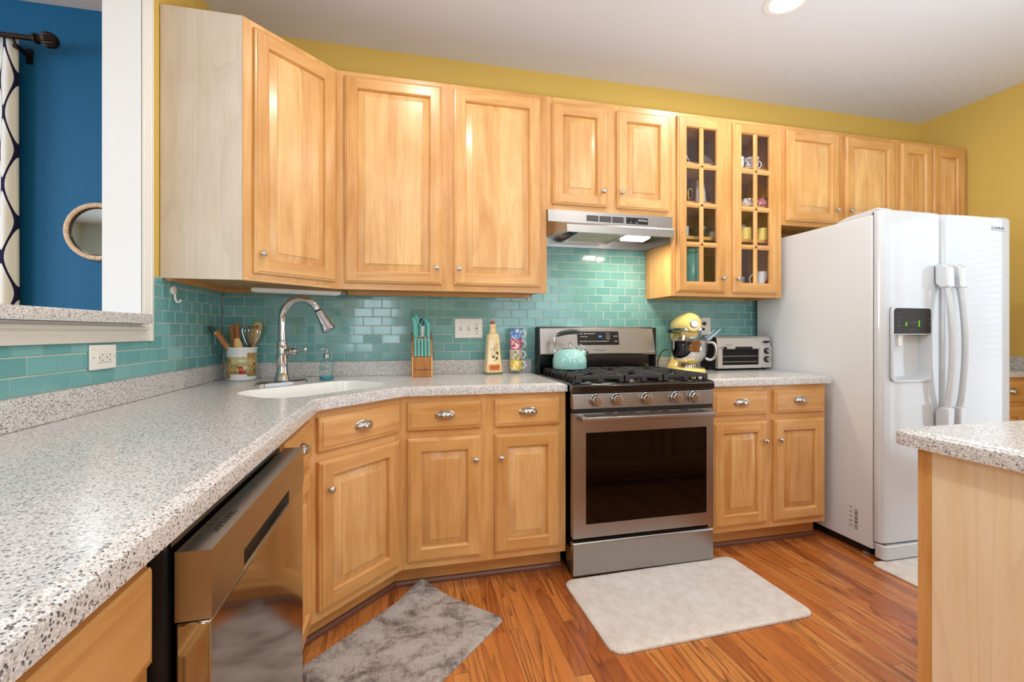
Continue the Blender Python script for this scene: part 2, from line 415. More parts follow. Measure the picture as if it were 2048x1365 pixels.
# ------------------------------------------------------------------ the setting
ZC = 2.757; XR = 4.785; YB = -5.2
struct('floor', MB().box(-3.7, XR+.1, YB-.1, .1, -.06, 0), FLOOR)
struct('ceiling', MB().box(-3.7, XR+.1, YB-.1, .1, ZC, ZC+.08), CEIL)
struct('wall_back', MB().box(-.12, XR+.1, 0, .1, 0, ZC), YELLOW)
struct('wall_dining', MB().box(-3.7, -.12, 0, .1, 0, ZC), BLUE)
wl = MB().box(-.12, 0, -.722, 0, 0, ZC).box(-.12, 0, -3.4, -.722, 0, 1.187).box(-.12, 0, -3.4, -.722, 2.665, ZC).box(-.12, 0, YB, -3.4, 0, ZC)
struct('wall_left', wl, YELLOW)
def windowed(name, axis, pos, thick, a0, a1, holes, mat):
    mb = MB(); hs = sorted(holes); cur = a0
    def put(u0, u1, z0, z1):
        if axis == 'x': mb.box(u0, u1, pos, pos+thick, z0, z1)
        else: mb.box(pos, pos+thick, u0, u1, z0, z1)
    for u0, u1, z0, z1 in hs:
        put(cur, u0, 0, ZC); put(u0, u1, z1, ZC)
        if z0 > 0: put(u0, u1, 0, z0)
        cur = u1
    put(cur, a1, 0, ZC); return struct(name, mb, mat)
REARH = [(.05, .85, .95, 2.2), (2.35, 3.95, .95, 2.3)]
windowed('wall_rear', 'x', YB-.1, .1, -.13, XR+.1, REARH, YELLOW)
windowed('wall_dining_rear', 'x', YB-.1, .1, -3.7, -.13, [(-3.3, -1.3, .8, 2.35)], PALE)
windowed('wall_right', 'y', XR, .1, YB, 0, [(-2.95, -1.12, .12, 2.1)], YELLOW)
windowed('wall_dining_left', 'y', -3.8, .1, YB-.1, .1, [(-3.3, -1.3, .85, 2.35)], PALE)
def window(n, axis, pos, u0, u1, z0, z1, nu, nz, mat=WHITE):
    mb = MB(); fw = .05
    def put(a, b, c, d, t=.03):
        if axis == 'x': mb.box(a, b, pos-t, pos+t, c, d)
        else: mb.box(pos-t, pos+t, a, b, c, d)
    put(u0, u1, z0, z0+fw); put(u0, u1, z1-fw, z1); put(u0, u0+fw, z0+fw, z1-fw); put(u1-fw, u1, z0+fw, z1-fw)
    for i in range(1, nu): u = u0+(u1-u0)*i/nu; put(u-.014, u+.014, z0+fw, z1-fw, .014)
    for i in range(1, nz): z = z0+(z1-z0)*i/nz; put(u0+fw, u1-fw, z-.014, z+.014, .012)
    w = struct('window_%d' % n, mb, mat)
    g = MB()
    if axis == 'x': g.box(u0+fw, u1-fw, pos-.003, pos+.003, z0+fw, z1-fw)
    else: g.box(pos-.003, pos+.003, u0+fw, u1-fw, z0+fw, z1-fw)
    g.build('window_glass', GLASS, w)
    return w
window(1, 'x', YB-.05, .05, .85, .95, 2.2, 2, 4); window(2, 'x', YB-.05, 2.35, 3.95, .95, 2.3, 4, 3)
window(3, 'x', YB-.05, -3.3, -1.3, .8, 2.35, 4, 3)  # unseen dining window, added to let daylight into that room
w4 = window(4, 'y', XR+.05, -2.95, -1.12, .12, 2.1, 2, 1)
window(5, 'y', -3.75, -3.3, -1.3, .85, 2.35, 3, 2)  # unseen side window, added so daylight reaches the island panel
bl = MB()
for i in range(26):
    z = 2.05-i*.042; bl.prism([(-.016, z-.010), (.016, z+.010), (.016, z+.012), (-.016, z-.008)], 'y', -2.92, -1.15) if False else bl.box(XR-.035, XR-.010, -2.92, -1.15, z-.0015, z+.0015)
bl.build('blind_slats', WHITE, w4)

# glass tile backsplash, each tile a bevelled slab on a grout bed
def tiles(name, axis, regions, phase):
    mb = MB(); g = MB(); PX, PZ, Z0 = .09985, .0498, .995; gp = .0030; T = .009
    for (a0, a1, z0, z1) in regions:
        k0 = int(math.floor((z0-Z0)/PZ+1e-6)); k1 = int(math.ceil((z1-Z0)/PZ-1e-6))
        for k in range(k0, k1):
            ph = phase + (0 if k % 2 == 0 else PX/2)
            i0 = int(math.floor((a0-ph)/PX)); i1 = int(math.ceil((a1-ph)/PX))
            for i in range(i0, i1):
                u0 = max(a0, ph+i*PX)+gp/2; u1 = min(a1, ph+(i+1)*PX)-gp/2
                w0 = max(z0, Z0+k*PZ)+gp/2; w1 = min(z1, Z0+(k+1)*PZ)-gp/2
                if u1-u0 < .004 or w1-w0 < .004: continue
                b = .0016; tx = random.uniform(-.0005, .0005); tz = random.uniform(-.0004, .0004)
                rs = []
                for (ins, h) in ((0, 0.002), (0, T-b), (b, T)):
                    q = []
                    for (u, w, su, sw) in ((u0, w0, 1, 1), (u1, w0, -1, 1), (u1, w1, -1, -1), (u0, w1, 1, -1)):
                        hh = h + (tx*su + tz*sw if h > .003 else 0)
                        uu, ww = u+su*ins, w+sw*ins
                        q.append((uu, -hh, ww) if axis == 'x' else (hh, uu, ww))
                    rs.append(q)
                mb.rings(rs, 0, True, False, True)
        if axis == 'x': g.box(a0, a1, -.0065, .001, z0, z1)
        else: g.box(-.001, .0065, a0, a1, z0, z1)
    o = struct(name, mb, TILE); g.build('grout_bed', GROUT, o); return o
tiles('trim_1', 'x', [(.009, 3.40, .995, .995+.0498*7), (1.685, 2.456, .80, .995), (.009, 1.685, .995+.0498*7, 1.372), (1.685, 2.456, .995+.0498*7, 1.70), (2.456, 3.40, .995+.0498*7, 1.372)], .0115)
tiles('trim_2', 'y', [(-.6895, -.009, .995, 1.372), (-3.3, -.6895, .995, 1.126)], -.0085)
# pass-through: jamb board, casing with ogee steps, bottom casing
struct('trim_3', MB().box(-.122, .002, -.735, -.7225, 1.2225, 2.665), WHITE)
prof = [(.0, -.690), (.018, -.690), (.020, -.693), (.020, -.705), (.015, -.708), (.015, -.717), (.011, -.720), (.011, -.728), (.005, -.731), (.005, -.735), (0, -.735)]
cas = MB().prism([(a, b) for a, b in prof], 'z', 1.125, 2.70)
struct('trim_4', cas, CREAM)
prof2 = [(0, 1.125), (.018, 1.125), (.020, 1.129), (.020, 1.147), (.016, 1.151), (.016, 1.163), (.030, 1.168), (.030, 1.177), (.022, 1.180), (.022, 1.187), (0, 1.187)]
struct('trim_5', MB().prism(prof2, 'y', -3.4, -.7355), CREAM)
# dark door of the small passage and baseboard far behind are out of sight; baseboard on the right wall
struct('baseboard_right', MB().box(XR-.014, XR-.001, YB+.01, -2.97, .001, .09), WHITE)

# ------------------------------------------------------------------ cabinets
def chrome_knob(parent, x, z, y=-.02):
    mb = MB().lathe([(.004, 0), (.0055, .001), (.0042, .006), (.005, .011), (.0105, .015), (.0132, .0195), (.0128, .024), (.0095, .0275), (.004, .029)], (0, 0, 0), (0, -1, 0), 20)
    return mb.build('knob', CHROME, parent, (x, y, z))
def cup_pull(parent, x, z, y=-.0195):
    a, b, c = .041, .024, .021; nu, nv = 20, 8; rs = []
    for j in range(nv+1):
        ph = -.45 + (PI/2+.45)*j/nv
        rs.append([(-a*math.cos(ph)*math.cos(PI*i/nu) if j < nv else 0, -b*math.cos(ph)*math.sin(PI*i/nu) - .0005, c*math.sin(ph)) for i in range(nu+1)])
    mb = MB().rings(rs, 0, False)
    mb.tube([(-.041*math.cos(t)*1.03, -.001, .021*math.sin(t)*1.05) for t in [-.45+(PI+.9)*k/24 for k in range(25)]], .0022, 6)
    return mb.build('cup_pull', CHROME, parent, (x, y, z), solid=.0016)

def raised_door(parent, x0, x1, z0, z1, knob=None, fw=.056, y=0., name='door'):
    w, h = x1-x0, z1-z0
    def R(i, d): return [(i, d, i), (w-i, d, i), (w-i, d, h-i), (i, d, h-i)]
    mb = MB()
    seq = [(0, 0), (0, -.012), (.003, -.0155), (.009, -.0165), (.0115, -.020)]
    def ringset(seq, mb):
        for (i0, d0), (i1, d1) in zip(seq, seq[1:]):
            a, b = R(i0, d0), R(i1, d1)
            for k in range(4):
                n = (k+1) % 4; mb.add([a[k], a[n], b[n], b[k]], [(0, 1, 2, 3)], 1 if k in (0, 2) else 0)
    ringset(seq, mb); mb.add(R(0, 0), [(3, 2, 1, 0)])
    a = .0115; d = -.020
    for (p, q, r, t, m) in ((a, fw, a, h-a, 0), (w-fw, w-a, a, h-a, 0), (fw, w-fw, a, fw, 1), (fw, w-fw, h-fw, h-a, 1)):
        mb.add([(p, d, r), (q, d, r), (q, d, t), (p, d, t)], [(0, 1, 2, 3)], m)
    ringset([(fw, -.020), (fw+.004, -.0175), (fw+.007, -.0110), (fw+.0085, -.004)], mb)
    o = mb.build(name, [WV, WH], parent, (x0, y, z0))
    pm = MB(); i0 = fw+.0085
    for (ia, da), (ib, db) in zip([(i0, -.0038), (i0+.002, -.0045), (i0+.031, -.0166), (i0+.0322, -.0190)], [(i0+.002, -.0045), (i0+.031, -.0166), (i0+.0322, -.0190), (0, 0)]):
        if ib == 0: pm.add(R(ia, da), [(0, 1, 2, 3)])
        else: pm.rings([R(ia, da), R(ib, db)])
    pm.build('raised_panel', WP, o)
    if knob: chrome_knob(o, knob[0]-x0, knob[1]-z0)
    return o
def drawer_front(parent, x0, x1, z0, z1, y=0., pull=True):
    w, h = x1-x0, z1-z0
    def R(i, d): return [(i, d, i), (w-i, d, i), (w-i, d, h-i), (i, d, h-i)]
    mb = MB().rings([R(i, d) for i, d in ((0, 0), (0, -.011), (.003, -.0145), (.0150, -.0165), (.0165, -.0195))], 0, True, True, True)
    o = mb.build('drawer', WH, parent, (x0, y, z0))
    if pull: cup_pull(o, w/2, h/2+.002)
    return o
def face_frame(parent, w, z0, z1, stiles, rails, t=.019):
    """stiles: list of (x0,x1); rails: list of (x0,x1,z0,z1)"""
    mb = MB()
    for a, b in stiles: mb.box(a, b, 0, t, z0, z1, 0)
    for a, b, c, d in rails: mb.box(a, b, .0002, t, c, d, 1)
    return mb.build('face_frame', [WV, WH], parent)

def upper(label, x0, x1, z0, z1, doors, loc=(0, 0), rz=0., d=.295, knobs='in', group='wall cabinets'):
    t = thing('wall_cabinet', label, 'cabinet', (loc[0]+x0, loc[1], 0), rz, group); w = x1-x0
    dz0, dz1 = doors[0][2], doors[0][3]
    st = [(0, doors[0][0]-x0+.012)] + [(p[1]-x0-.012, q[0]-x0+.012) for p, q in zip(doors, doors[1:])] + [(doors[-1][1]-x0-.012, w)]
    rl = []
    for p in doors: rl += [(p[0]-x0+.012, p[1]-x0-.012, z0, dz0+.012), (p[0]-x0+.012, p[1]-x0-.012, dz1-.012, z1)]
    face_frame(t, w, z0, z1, st, rl)
    MB().box(.001, w-.001, .0195, d-.012, z0+.014, z1-.001).build('carcass', WV, t)
    MB().box(.02, w-.02, d-.034, d-.012, z0-.008, z0+.0135).build('hanging_rail', WH, t)
    n = len(doors)
    for i, p in enumerate(doors):
        kx = (p[1]-.026 if i == 0 else p[0]+.026) - x0 if n > 1 else None
        raised_door(t, p[0]-x0, p[1]-x0, p[2], p[3], (kx, p[2]+.083) if kx else None)
    return t
BZ, TZ = 1.3714, 2.45
upper('tall double-door maple wall cabinet between the angled corner cabinet and the range hood', .612, 1.6925, BZ, TZ, [(.648, 1.123, 1.403, 2.424), (1.185, 1.654, 1.403, 2.424)], (0, -.295))
upper('short double-door maple cabinet directly above the steel range hood', 1.6935, 2.4545, 1.83, TZ, [(1.722, 2.043, 1.86, 2.415), (2.104, 2.435, 1.86, 2.415)], (0, -.295))
upper('short double-door maple cabinet above the left part of the white refrigerator', 3.226, 4.137, 1.829, TZ, [(3.253, 3.657, 1.857, 2.427), (3.709, 4.119, 1.857, 2.427)], (0, -.295))
upper('short double-door maple cabinet in the right corner beside the yellow wall, without visible knobs', 4.138, 4.775, 1.829, TZ, [(4.170, 4.445, 1.857, 2.427), (4.452, 4.735, 1.857, 2.427)], (0, -.295))

def to_local(poly, loc, rz):
    c, s = math.cos(-rz), math.sin(-rz)
    return [((x-loc[0])*c-(y-loc[1])*s, (x-loc[0])*s+(y-loc[1])*c) for x, y in poly]
# diagonal upper corner cabinet
t = thing('corner_wall_cabinet', 'angled single-door maple corner wall cabinet above the sink with pale veneer end panel', 'cabinet', (.295, -.612, 0), PI/4, 'wall cabinets')
wd = math.hypot(.317, .317)
MB().prism(to_local([(.004, -.012), (.608, -.012), (.608, -.300), (.300, -.608), (.004, -.608)], (.295, -.612), PI/4), 'z', BZ+.014, TZ-.001).build('carcass', WV, t)
face_frame(t, wd, BZ, TZ, [(0, .052), (wd-.042, wd)], [(.052, wd-.042, BZ, BZ+.044), (.052, wd-.042, TZ-.038, TZ)])
ep = MB().prism(to_local([(.003, -.6085), (.003, -.6125), (.2935, -.6125), (.2935, -.6085)], (.295, -.612), PI/4), 'z', BZ, TZ).build('end_panel', VENEER, t)
tag(ep, 'pale greyish veneer end panel')
raised_door(t, .040, wd-.016, 1.403, 2.424, (.066, 1.486))
mbr = MB().prism(to_local([(.012, -.034), (.6, -.034), (.6, -.012), (.012, -.012)], (.295, -.612), PI/4), 'z', BZ-.008, BZ+.0135)
mbr.prism(to_local([(.012, -.034), (.034, -.034), (.034, -.6), (.012, -.6)], (.295, -.612), PI/4), 'z', BZ-.008, BZ+.0135)
mbr.build('hanging_rail', WH, t)

# glass-door cabinet: hollow, with shelves
GX0, GX1 = 2.4555, 3.225
gc = thing('glass_door_cabinet', 'maple wall cabinet with two mullioned glass doors full of dishes', 'cabinet', (GX0, -.295, 0), 0, 'wall cabinets')
gw = GX1-GX0
face_frame(gc, gw, BZ, TZ, [(0, .044), (.344, .420), (gw-.050, gw)], [(.044, .344, BZ, BZ+.044), (.420, gw-.050, BZ, BZ+.044), (.044, .344, TZ-.038, TZ), (.420, gw-.050, TZ-.038, TZ)])
for q in (0, gw-.012): MB().box(q, q+.012, .0195, .283, BZ, TZ-.001).build('side_panel', WV, gc)
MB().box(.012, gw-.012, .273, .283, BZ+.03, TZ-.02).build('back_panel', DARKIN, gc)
MB().box(.012, gw-.012, .0195, .283, BZ+.012, BZ+.029).build('bottom_panel', WH, gc)
MB().box(.012, gw-.012, .0195, .283, TZ-.02, TZ-.001).build('top_panel', WH, gc)
SHZ = (1.7185, 1.928, 2.163)
for z in SHZ: MB().box(.0125, gw-.0125, .034, .272, z, z+.019).build('shelf', WH, gc)
def glass_door(parent, x0, x1, z0, z1, kx):
    w, h = x1-x0, z1-z0; mb = MB(); fw = .062
    def R(i, d): return [(i, d, i), (w-i, d, i), (w-i, d, h-i), (i, d, h-i)]
    for (i0, d0), (i1, d1) in zip([(0, 0), (0, -.012), (.003, -.0155), (.009, -.0165)], [(0, -.012), (.003, -.0155), (.009, -.0165), (.0115, -.020)]):
        a, b = R(i0, d0), R(i1, d1)
        for k in range(4): n = (k+1) % 4; mb.add([a[k], a[n], b[n], b[k]], [(0, 1, 2, 3)], 1 if k in (0, 2) else 0)
    a = .0115; d = -.020
    for (p, q, r, s_, m) in ((a, fw-.006, a, h-a, 0), (w-fw+.006, w-a, a, h-a, 0), (fw-.006, w-fw+.006, a, fw-.006, 1), (fw-.006, w-fw+.006, h-fw+.006, h-a, 1)):
        mb.add([(p, d, r), (q, d, r), (q, d, s_), (p, d, s_)], [(0, 1, 2, 3)], m)
    for (i0, d0), (i1, d1) in zip([(fw-.006, -.020), (fw, -.013), (fw, 0)], [(fw, -.013), (fw, 0), (0, 0)]):
        A, B = R(i0, d0), R(i1, d1)
        for k in range(4): n = (k+1) % 4; mb.add([A[k], A[n], B[n], B[k]], [(0, 1, 2, 3)], 1 if k in (0, 2) else 0)
    o = mb.build('glass_door', [WV, WH], parent, (x0, 0, z0))
    mu = MB(); cx = w/2
    bar = lambda c, ax, lo, hi, m: mu.prism([(c-.0145, -.006), (c-.0145, -.012), (c-.006, -.018), (c+.006, -.018), (c+.0145, -.012), (c+.0145, -.006)], 'z', lo, hi, m) if ax == 'z' else mu.prism([(-.006, c-.0145), (-.012, c-.0145), (-.018, c-.005), (-.018, c+.005), (-.012, c+.0145), (-.006, c+.0145)], 'x', lo, hi, m)
    bar(cx, 'z', fw-.002, h-fw+.002, 0)
    for zz in (1.677, 1.909, 2.139): bar(zz-z0, 'x', fw-.002, w-fw+.002, 1)
    mu.build('muntins', [WV, WH], o)
    MB().box(fw-.004, w-fw+.004, -.005, -.002, fw-.004, h-fw+.004).build('glass_panes', GLASS, o)
    chrome_knob(o, kx-x0, 1.478-z0)
glass_door(gc, .032, .356, 1.396, 2.427, .332)
glass_door(gc, .408, .732, 1.396, 2.427, .432)

def base_cab(label, w, loc, rz, fronts, depth=.60, kick=True, stiles=None, top=.8755, kr=(0, 0), carc=True, group='base cabinets', name='base_cabinet', z0=.108):
    """fronts: list of ('d',x0,x1,z0,z1,knobx) doors or ('w',x0,x1,z0,z1) drawers in local x"""
    t = thing(name, label, 'cabinet', (loc[0], loc[1], 0), rz, group)
    xs = sorted(set([(f[1], f[2]) for f in fronts]))
    st = [(0, xs[0][0]+.012)] + [(a[1]-.012, b[0]+.012) for a, b in zip(xs, xs[1:])] + [(xs[-1][1]-.012, w)]
    rl = []
    for a, b in xs: rl += [(a+.012, b-.012, z0, .154), (a+.012, b-.012, .675, .734), (a+.012, b-.012, .836, top)]
    face_frame(t, w, z0, top, st, rl)
    if carc: MB().box(.002, w-.002, .0195, depth, z0, top-.001).build('carcass', WV, t)
    if kick:
        MB().box(kr[0], w-kr[1], .075, .093, .001, z0-.0005).build('toe_kick', WH, t)
        MB().prism([(.075, .001), (.058, .001), (.059, .012), (.066, .020), (.075, .022)], 'x', kr[0], w-kr[1]).build('shoe_molding', SHOE, t)
    for f in fronts:
        if f[0] == 'd': raised_door(t, f[1], f[2], f[3], f[4], (f[5], f[4]-.105) if f[5] is not None else None)
        else: drawer_front(t, f[1], f[2], f[3], f[4])
    return t
FY = -.607; DZ = (.142, .687); WZ = (.722, .848)
base_cab('two-drawer two-door maple base cabinet between the angled sink cabinet and the range', .764, (.924, FY), 0,
         [('w', .026, .352, *WZ), ('w', .417, .731, *WZ), ('d', .026, .352, *DZ, .326), ('d', .417, .731, *DZ, .443)], kr=(-.031, 0))
base_cab('two-drawer two-door maple base cabinet between the range and the refrigerator', .756, (2.457, FY), 0,
         [('w', .032, .364, *WZ), ('w', .408, .738, *WZ), ('d', .032, .364, *DZ, .338), ('d', .408, .738, *DZ, .434)])
base_cab('maple base cabinet glimpsed in the corner to the right of the refrigerator', .60, (4.182, FY), 0,
         [('w', .03, .30, *WZ), ('w', .34, .57, *WZ), ('d', .03, .30, *DZ, .27), ('d', .34, .57, *DZ, .37)])
# diagonal sink base
t = base_cab('angled single-door maple sink base cabinet in the corner with one drawer', .4483, (.607, -.924), PI/4,
             [('w', .030, .424, *WZ), ('d', .030, .424, *DZ, .068)], carc=False, kr=(-.031, -.031))
MB().prism(to_local([(.58, -.915), (.915, -.58), (.930, -.62), (.62, -.930)][0:2] + [(.915, -.40), (.40, -.915)], (.607, -.924), PI/4), 'z', .108, .6).build('carcass', WV, t)
base_cab('narrow maple base cabinet between the dishwasher and the angled sink cabinet', .421, (.607, -1.345), PI/2,
         [('w', .045, .395, *WZ), ('d', .045, .395, *DZ, .071)], kr=(0, -.031))
base_cab('maple base cabinet at the near end of the counter, left of the dishwasher', .90, (.607, -2.850), PI/2,
         [('w', .03, .43, *WZ), ('w', .47, .885, *WZ), ('d', .03, .43, *DZ, .40), ('d', .47, .885, *DZ, .50)])
# ------------------------------------------------------------------ countertops
def slab(name, poly, parent=None, z1=.9161, z0=.8763, hole=None, mat=GRAN, step=True):
    mb = MB()
    lv = [(0, z0), (0, .903), (.0015, .9075), (.007, .9105), (.016, .9115), (.019, .9140), (.024, z1)] if step else [(0, z0), (0, z1-.006), (.002, z1-.002), (.006, z1)]
    rs = [[(x, y, z) for x, y in inset(poly, i)] for i, z in lv]
    mb.rings(rs)
    def capf(z, pl, flip):
        loops = [[Vector((x, y, 0)) for x, y in pl]]
        if hole: loops.append([Vector((x, y, 0)) for x, y in hole])
        flatv = [(v.x, v.y, z) for l in loops for v in l]
        mb.add(flatv, [tuple(f) for f in geometry.tessellate_polygon(loops)])
    capf(z1, inset(poly, lv[-1][0]), False); capf(z0, poly, True)
    if hole: mb.rings([[(x, y, z0) for x, y in hole], [(x, y, z1) for x, y in hole]])
    return mb.build(name, mat, parent)
def fillet(poly, idx, r, n=5):
    out = []
    for i, p in enumerate(poly):
        if i not in idx: out.append(p); continue
        p0, p1, p2 = Vector(poly[i-1]), Vector(p), Vector(poly[(i+1) % len(poly)])
        a = (p0-p1).normalized(); b = (p2-p1).normalized(); ang = a.angle(b); d = r/math.tan(ang/2)
        q0, q1 = p1+a*d, p1+b*d
        for k in range(n+1):
            u = k/n; out.append(tuple((1-u)**2*q0+2*u*(1-u)*p1+u*u*q1))
    return out
def st2xy(s_, t_): return ((s_+t_)/math.sqrt(2), (s_-t_)/math.sqrt(2))
shole = [st2xy(a, b) for a, b in reversed([(x, y) for x, y in rrect(-.285, .300, .625, .985, .11, 7)])]
CX = .640; CY = -.631
ctp = fillet([(.002, -.002), (.002, -3.1), (CX, -3.1), (CX, -.925), (.9345, CY), (1.690, CY), (1.690, -.002)], (3, 4), .03, 5)
ct = thing('countertop', 'speckled grey countertop running from the left wall around the corner sink to the range', 'countertop', (0, 0, 0))
slab('slab', ctp, ct, hole=shole)
MB().box(.002, .0225, -3.1, -.024, .9155, .995).build('backsplash_strip', GRAN, ct, bevel=.002)
MB().box(.002, 1.684, -.0235, -.002, .9155, .995).build('backsplash_strip', GRAN, ct, bevel=.002)
ct2 = thing('countertop', 'short speckled countertop under the yellow mixer between range and refrigerator', 'countertop', (2.456, 0, 0))
slab('slab', [(.003, -.002), (.003, CY), (.775, CY), (.775, -.002)], ct2)
MB().box(.003, .775, -.0235, -.002, .9155, .995).build('backsplash_strip', GRAN, ct2, bevel=.002)
ct3 = thing('countertop', 'speckled countertop glimpsed to the right of the refrigerator', 'countertop', (4.178, 0, 0))
slab('slab', [(.0, -.002), (.0, CY), (.604, CY), (.604, -.002)], ct3)
MB().box(.583, .604, CY, -.024, .9165, 1.0).box(0, .604, -.0235, -.002, .9165, 1.0).build('backsplash_strip', GRAN, ct3, bevel=.002)
lg = thing('serving_ledge', 'speckled stone ledge of the pass-through opening above the left counter', 'ledge', (0, 0, 1.188))
slab('slab', [(-.19, -.7365), (-.19, -3.38), (.058, -3.38), (.058, -.779), (.024, -.779), (.024, -.7365)], lg, .034, 0, step=False)
# sink
sk = thing('sink', 'white undermount corner sink behind the angled counter edge', 'sink', (*st2xy(.0075, .805), .876), PI/4)
rs = []
for ins, z in ((.0008, .0385), (.003, .0395), (.006, .036), (.012, -.01), (.022, -.14), (.05, -.17)):
    rs.append([(x, y, z) for x, y in rrect(-.2925+ins, .2925-ins, -.18+ins, .18-ins, max(.03, .11-ins), 7)])
MB().rings(rs, 0, True, False, True).build('basin', SINKW, sk, loc=(0, 0, 0))
MB().lathe([(.002, 0), (.03, .001), (.042, .004), (.044, .002)], (0, 0, -.168), (0, 0, 1), 24).build('drain', CHROME, sk)

# island
IX, IY = 2.145, -1.745
isl = base_cab('kitchen island in the right foreground with pale maple end panel', 1.30, (3.487, -1.790), PI,
               [('w', .03, .63, *WZ), ('w', .67, 1.27, *WZ), ('d', .03, .63, *DZ, .6), ('d', .67, 1.27, *DZ, .7)], depth=1.0, group=None, name='kitchen_island')
tag(MB().box(1.2985, 1.3015, .030, 1.0, .001, .8755).build('end_panel', ISLV, isl), 'pale maple end panel with a scuff')
MB().prism([(.60, .335), (.616, .352), (.625, .338), (.660, .346), (.70, .330), (.728, .333), (.70, .322), (.655, .332), (.62, .327)], 'x', 1.3012, 1.3018).build('scuff_mark', plain('scuff', (236, 226, 210), .7), isl)
MB().box(1.2835, 1.3025, .0, .0295, .001, .8757).build('corner_stile', WV, isl)
ict = fillet([(IX, -3.0), (3.6, -3.0), (3.6, IY), (IX, IY)], (3,), .055, 8)
ic = thing('countertop', 'pale speckled island countertop with rounded corner', 'countertop', (0, 0, 0)); slab('slab', ict, ic)
# ------------------------------------------------------------------ dishwasher
dw = thing('dishwasher', 'stainless steel dishwasher with pocket handle under the left counter', 'dishwasher', (.678, -1.933, 0), PI/2)
L = .583
MB().box(.004, L-.004, .052, .60, .10, .868).build('tub_casing', BLACKG, dw)
MB().box(-.010, .0035, .055, .60, .001, .872).build('side_gap_strip', BLACKM, dw)
cp = MB().box(0, L, 0, .046, .788, .850).box(0, .130, 0, .046, .752, .788).box(.430, L, 0, .046, .752, .788).box(.130, .430, .030, .046, .752, .788)
cp.prism([(0, .752), (.004, .7545), (.03, .7545), (.03, .752)], 'x', .13, .43)
c_ = cp.build('control_strip', STEELY, dw)
text('SAMSUNG', .016, INK, c_, (.105, .020, .8502), (0, 0, 0), sx=1.2)
MB().box(.0, L, .0015, .046, .115, .750).build('door_panel', STEELM, dw, bevel=.004)
MB().box(.0, L, .07, .09, .002, .10).build('kick_plate', BLACKM, dw)

# ------------------------------------------------------------------ gas range
rg = thing('gas_range', 'stainless steel gas range with black oven window and five knobs', 'stove', (1.698, 0, 0))
RW = .750
MB().box(.006, RW-.006, -.645, -.10, .03, .905).build('body', BLACKG, rg)
MB().box(.01, .05, -.62, -.58, .001, .03).box(RW-.05, RW-.01, -.62, -.58, .001, .03).box(.01, .05, -.2, -.16, .001, .03).box(RW-.05, RW-.01, -.2, -.16, .001, .03).build('levelling_feet', BLACKM, rg)
FYR = -.680
MB().prism([(-.645, .018), (FYR+.004, .018), (FYR, .022), (FYR, .168), (FYR+.006, .174), (-.645, .174)], 'x', .001, RW-.001).build('storage_drawer', STEEL, rg, bevel=.003)
od = MB()
def panel_hole(mb, x0, x1, z0, z1, hx0, hx1, hz0, hz1, yf, yb, m=0):
    xs = [x0, hx0, hx1, x1]; zs = [z0, hz0, hz1, z1]
    for i in range(3):
        for j in range(3):
            if i == 1 and j == 1: continue
            mb.add([(xs[i], yf, zs[j]), (xs[i+1], yf, zs[j]), (xs[i+1], yf, zs[j+1]), (xs[i], yf, zs[j+1])], [(0, 1, 2, 3)], m)
    O = lambda y: [(x0, y, z0), (x1, y, z0), (x1, y, z1), (x0, y, z1)]; H = lambda y: [(hx0, y, hz0), (hx1, y, hz0), (hx1, y, hz1), (hx0, y, hz1)]
    mb.rings([O(yf), O(yb)], m); mb.rings([H(yf), H(yb)], m)
panel_hole(od, .001, RW-.001, .194, .779, .065, .709, .257, .686, FYR, -.648)
odo = od.build('oven_door', STEEL, rg, bevel=.003)
MB().box(.066, .708, FYR+.006, FYR+.012, .258, .685).build('oven_window', OVENGL, odo)
hx = [(.028+(RW-.056)*i/24) for i in range(25)]
hd = MB().rings([[(x, FYR-.042-.016*math.sin(PI*i/24)+dy, .757+.011*math.sin(PI*i/24)*.0+dz) for dy, dz in ((.009, -.013), (-.007, -.013), (-.010, -.006), (-.008, .010), (.0, .013), (.009, .010))] for i, x in enumerate(hx)], 0, True, True, True)
for x in (.040, RW-.04): hd.box(x-.013, x+.013, FYR-.046, FYR+.002, .746, .768)
hd.build('door_handle', STEEL, odo, bevel=.001)
vs = MB()
for a in (.16, .225, .275, .395, .455, .56): vs.box(a, a+.045, FYR-.0006, FYR+.002, .7715, .7765)
vs.build('vent_slots', BLACKM, odo)
cpn = MB().prism([(-.645, .798), (FYR, .798), (FYR+.004, .868), (FYR+.010, .8725), (-.645, .8725)], 'x', .0, RW).build('control_panel', STEEL, rg, bevel=.002)
MB().box(.002, RW-.002, -.672, -.648, .781, .797).build('door_gap', BLACKM, rg)
ck = MB().prism([(-.10, .905), (-.10, .918), (-.655, .918), (-.676, .914), (-.685, .906), (-.685, .874), (-.645, .874), (-.645, .905)], 'x', -.004, RW+.002)
cko = ck.build('cooktop', BLACKG, rg, bevel=.003)
for kx in (.112, .219, .374, .536, .636):
    kb = MB().lathe([(.030, 0), (.030, .004), (.0265, .006), (.0255, .020), (.0225, .0245), (.001, .0248)], (0, 0, 0), (0, -1, 0), 28)
    kb.prism([(-.0075, -.025), (.0075, -.025), (.0055, .025), (-.0055, .025)], 'y', -.036, -.020)
    k = kb.build('control_knob', NICKEL, cpn, (kx, FYR, .838), bevel=.0012)
    MB().prism([(.004, .0205), (.012, .0175), (.016, .012), (.0115, .009), (.0085, .0135), (.004, .0155)], 'y', -.0252, -.0246).build('red_mark', RED, k)
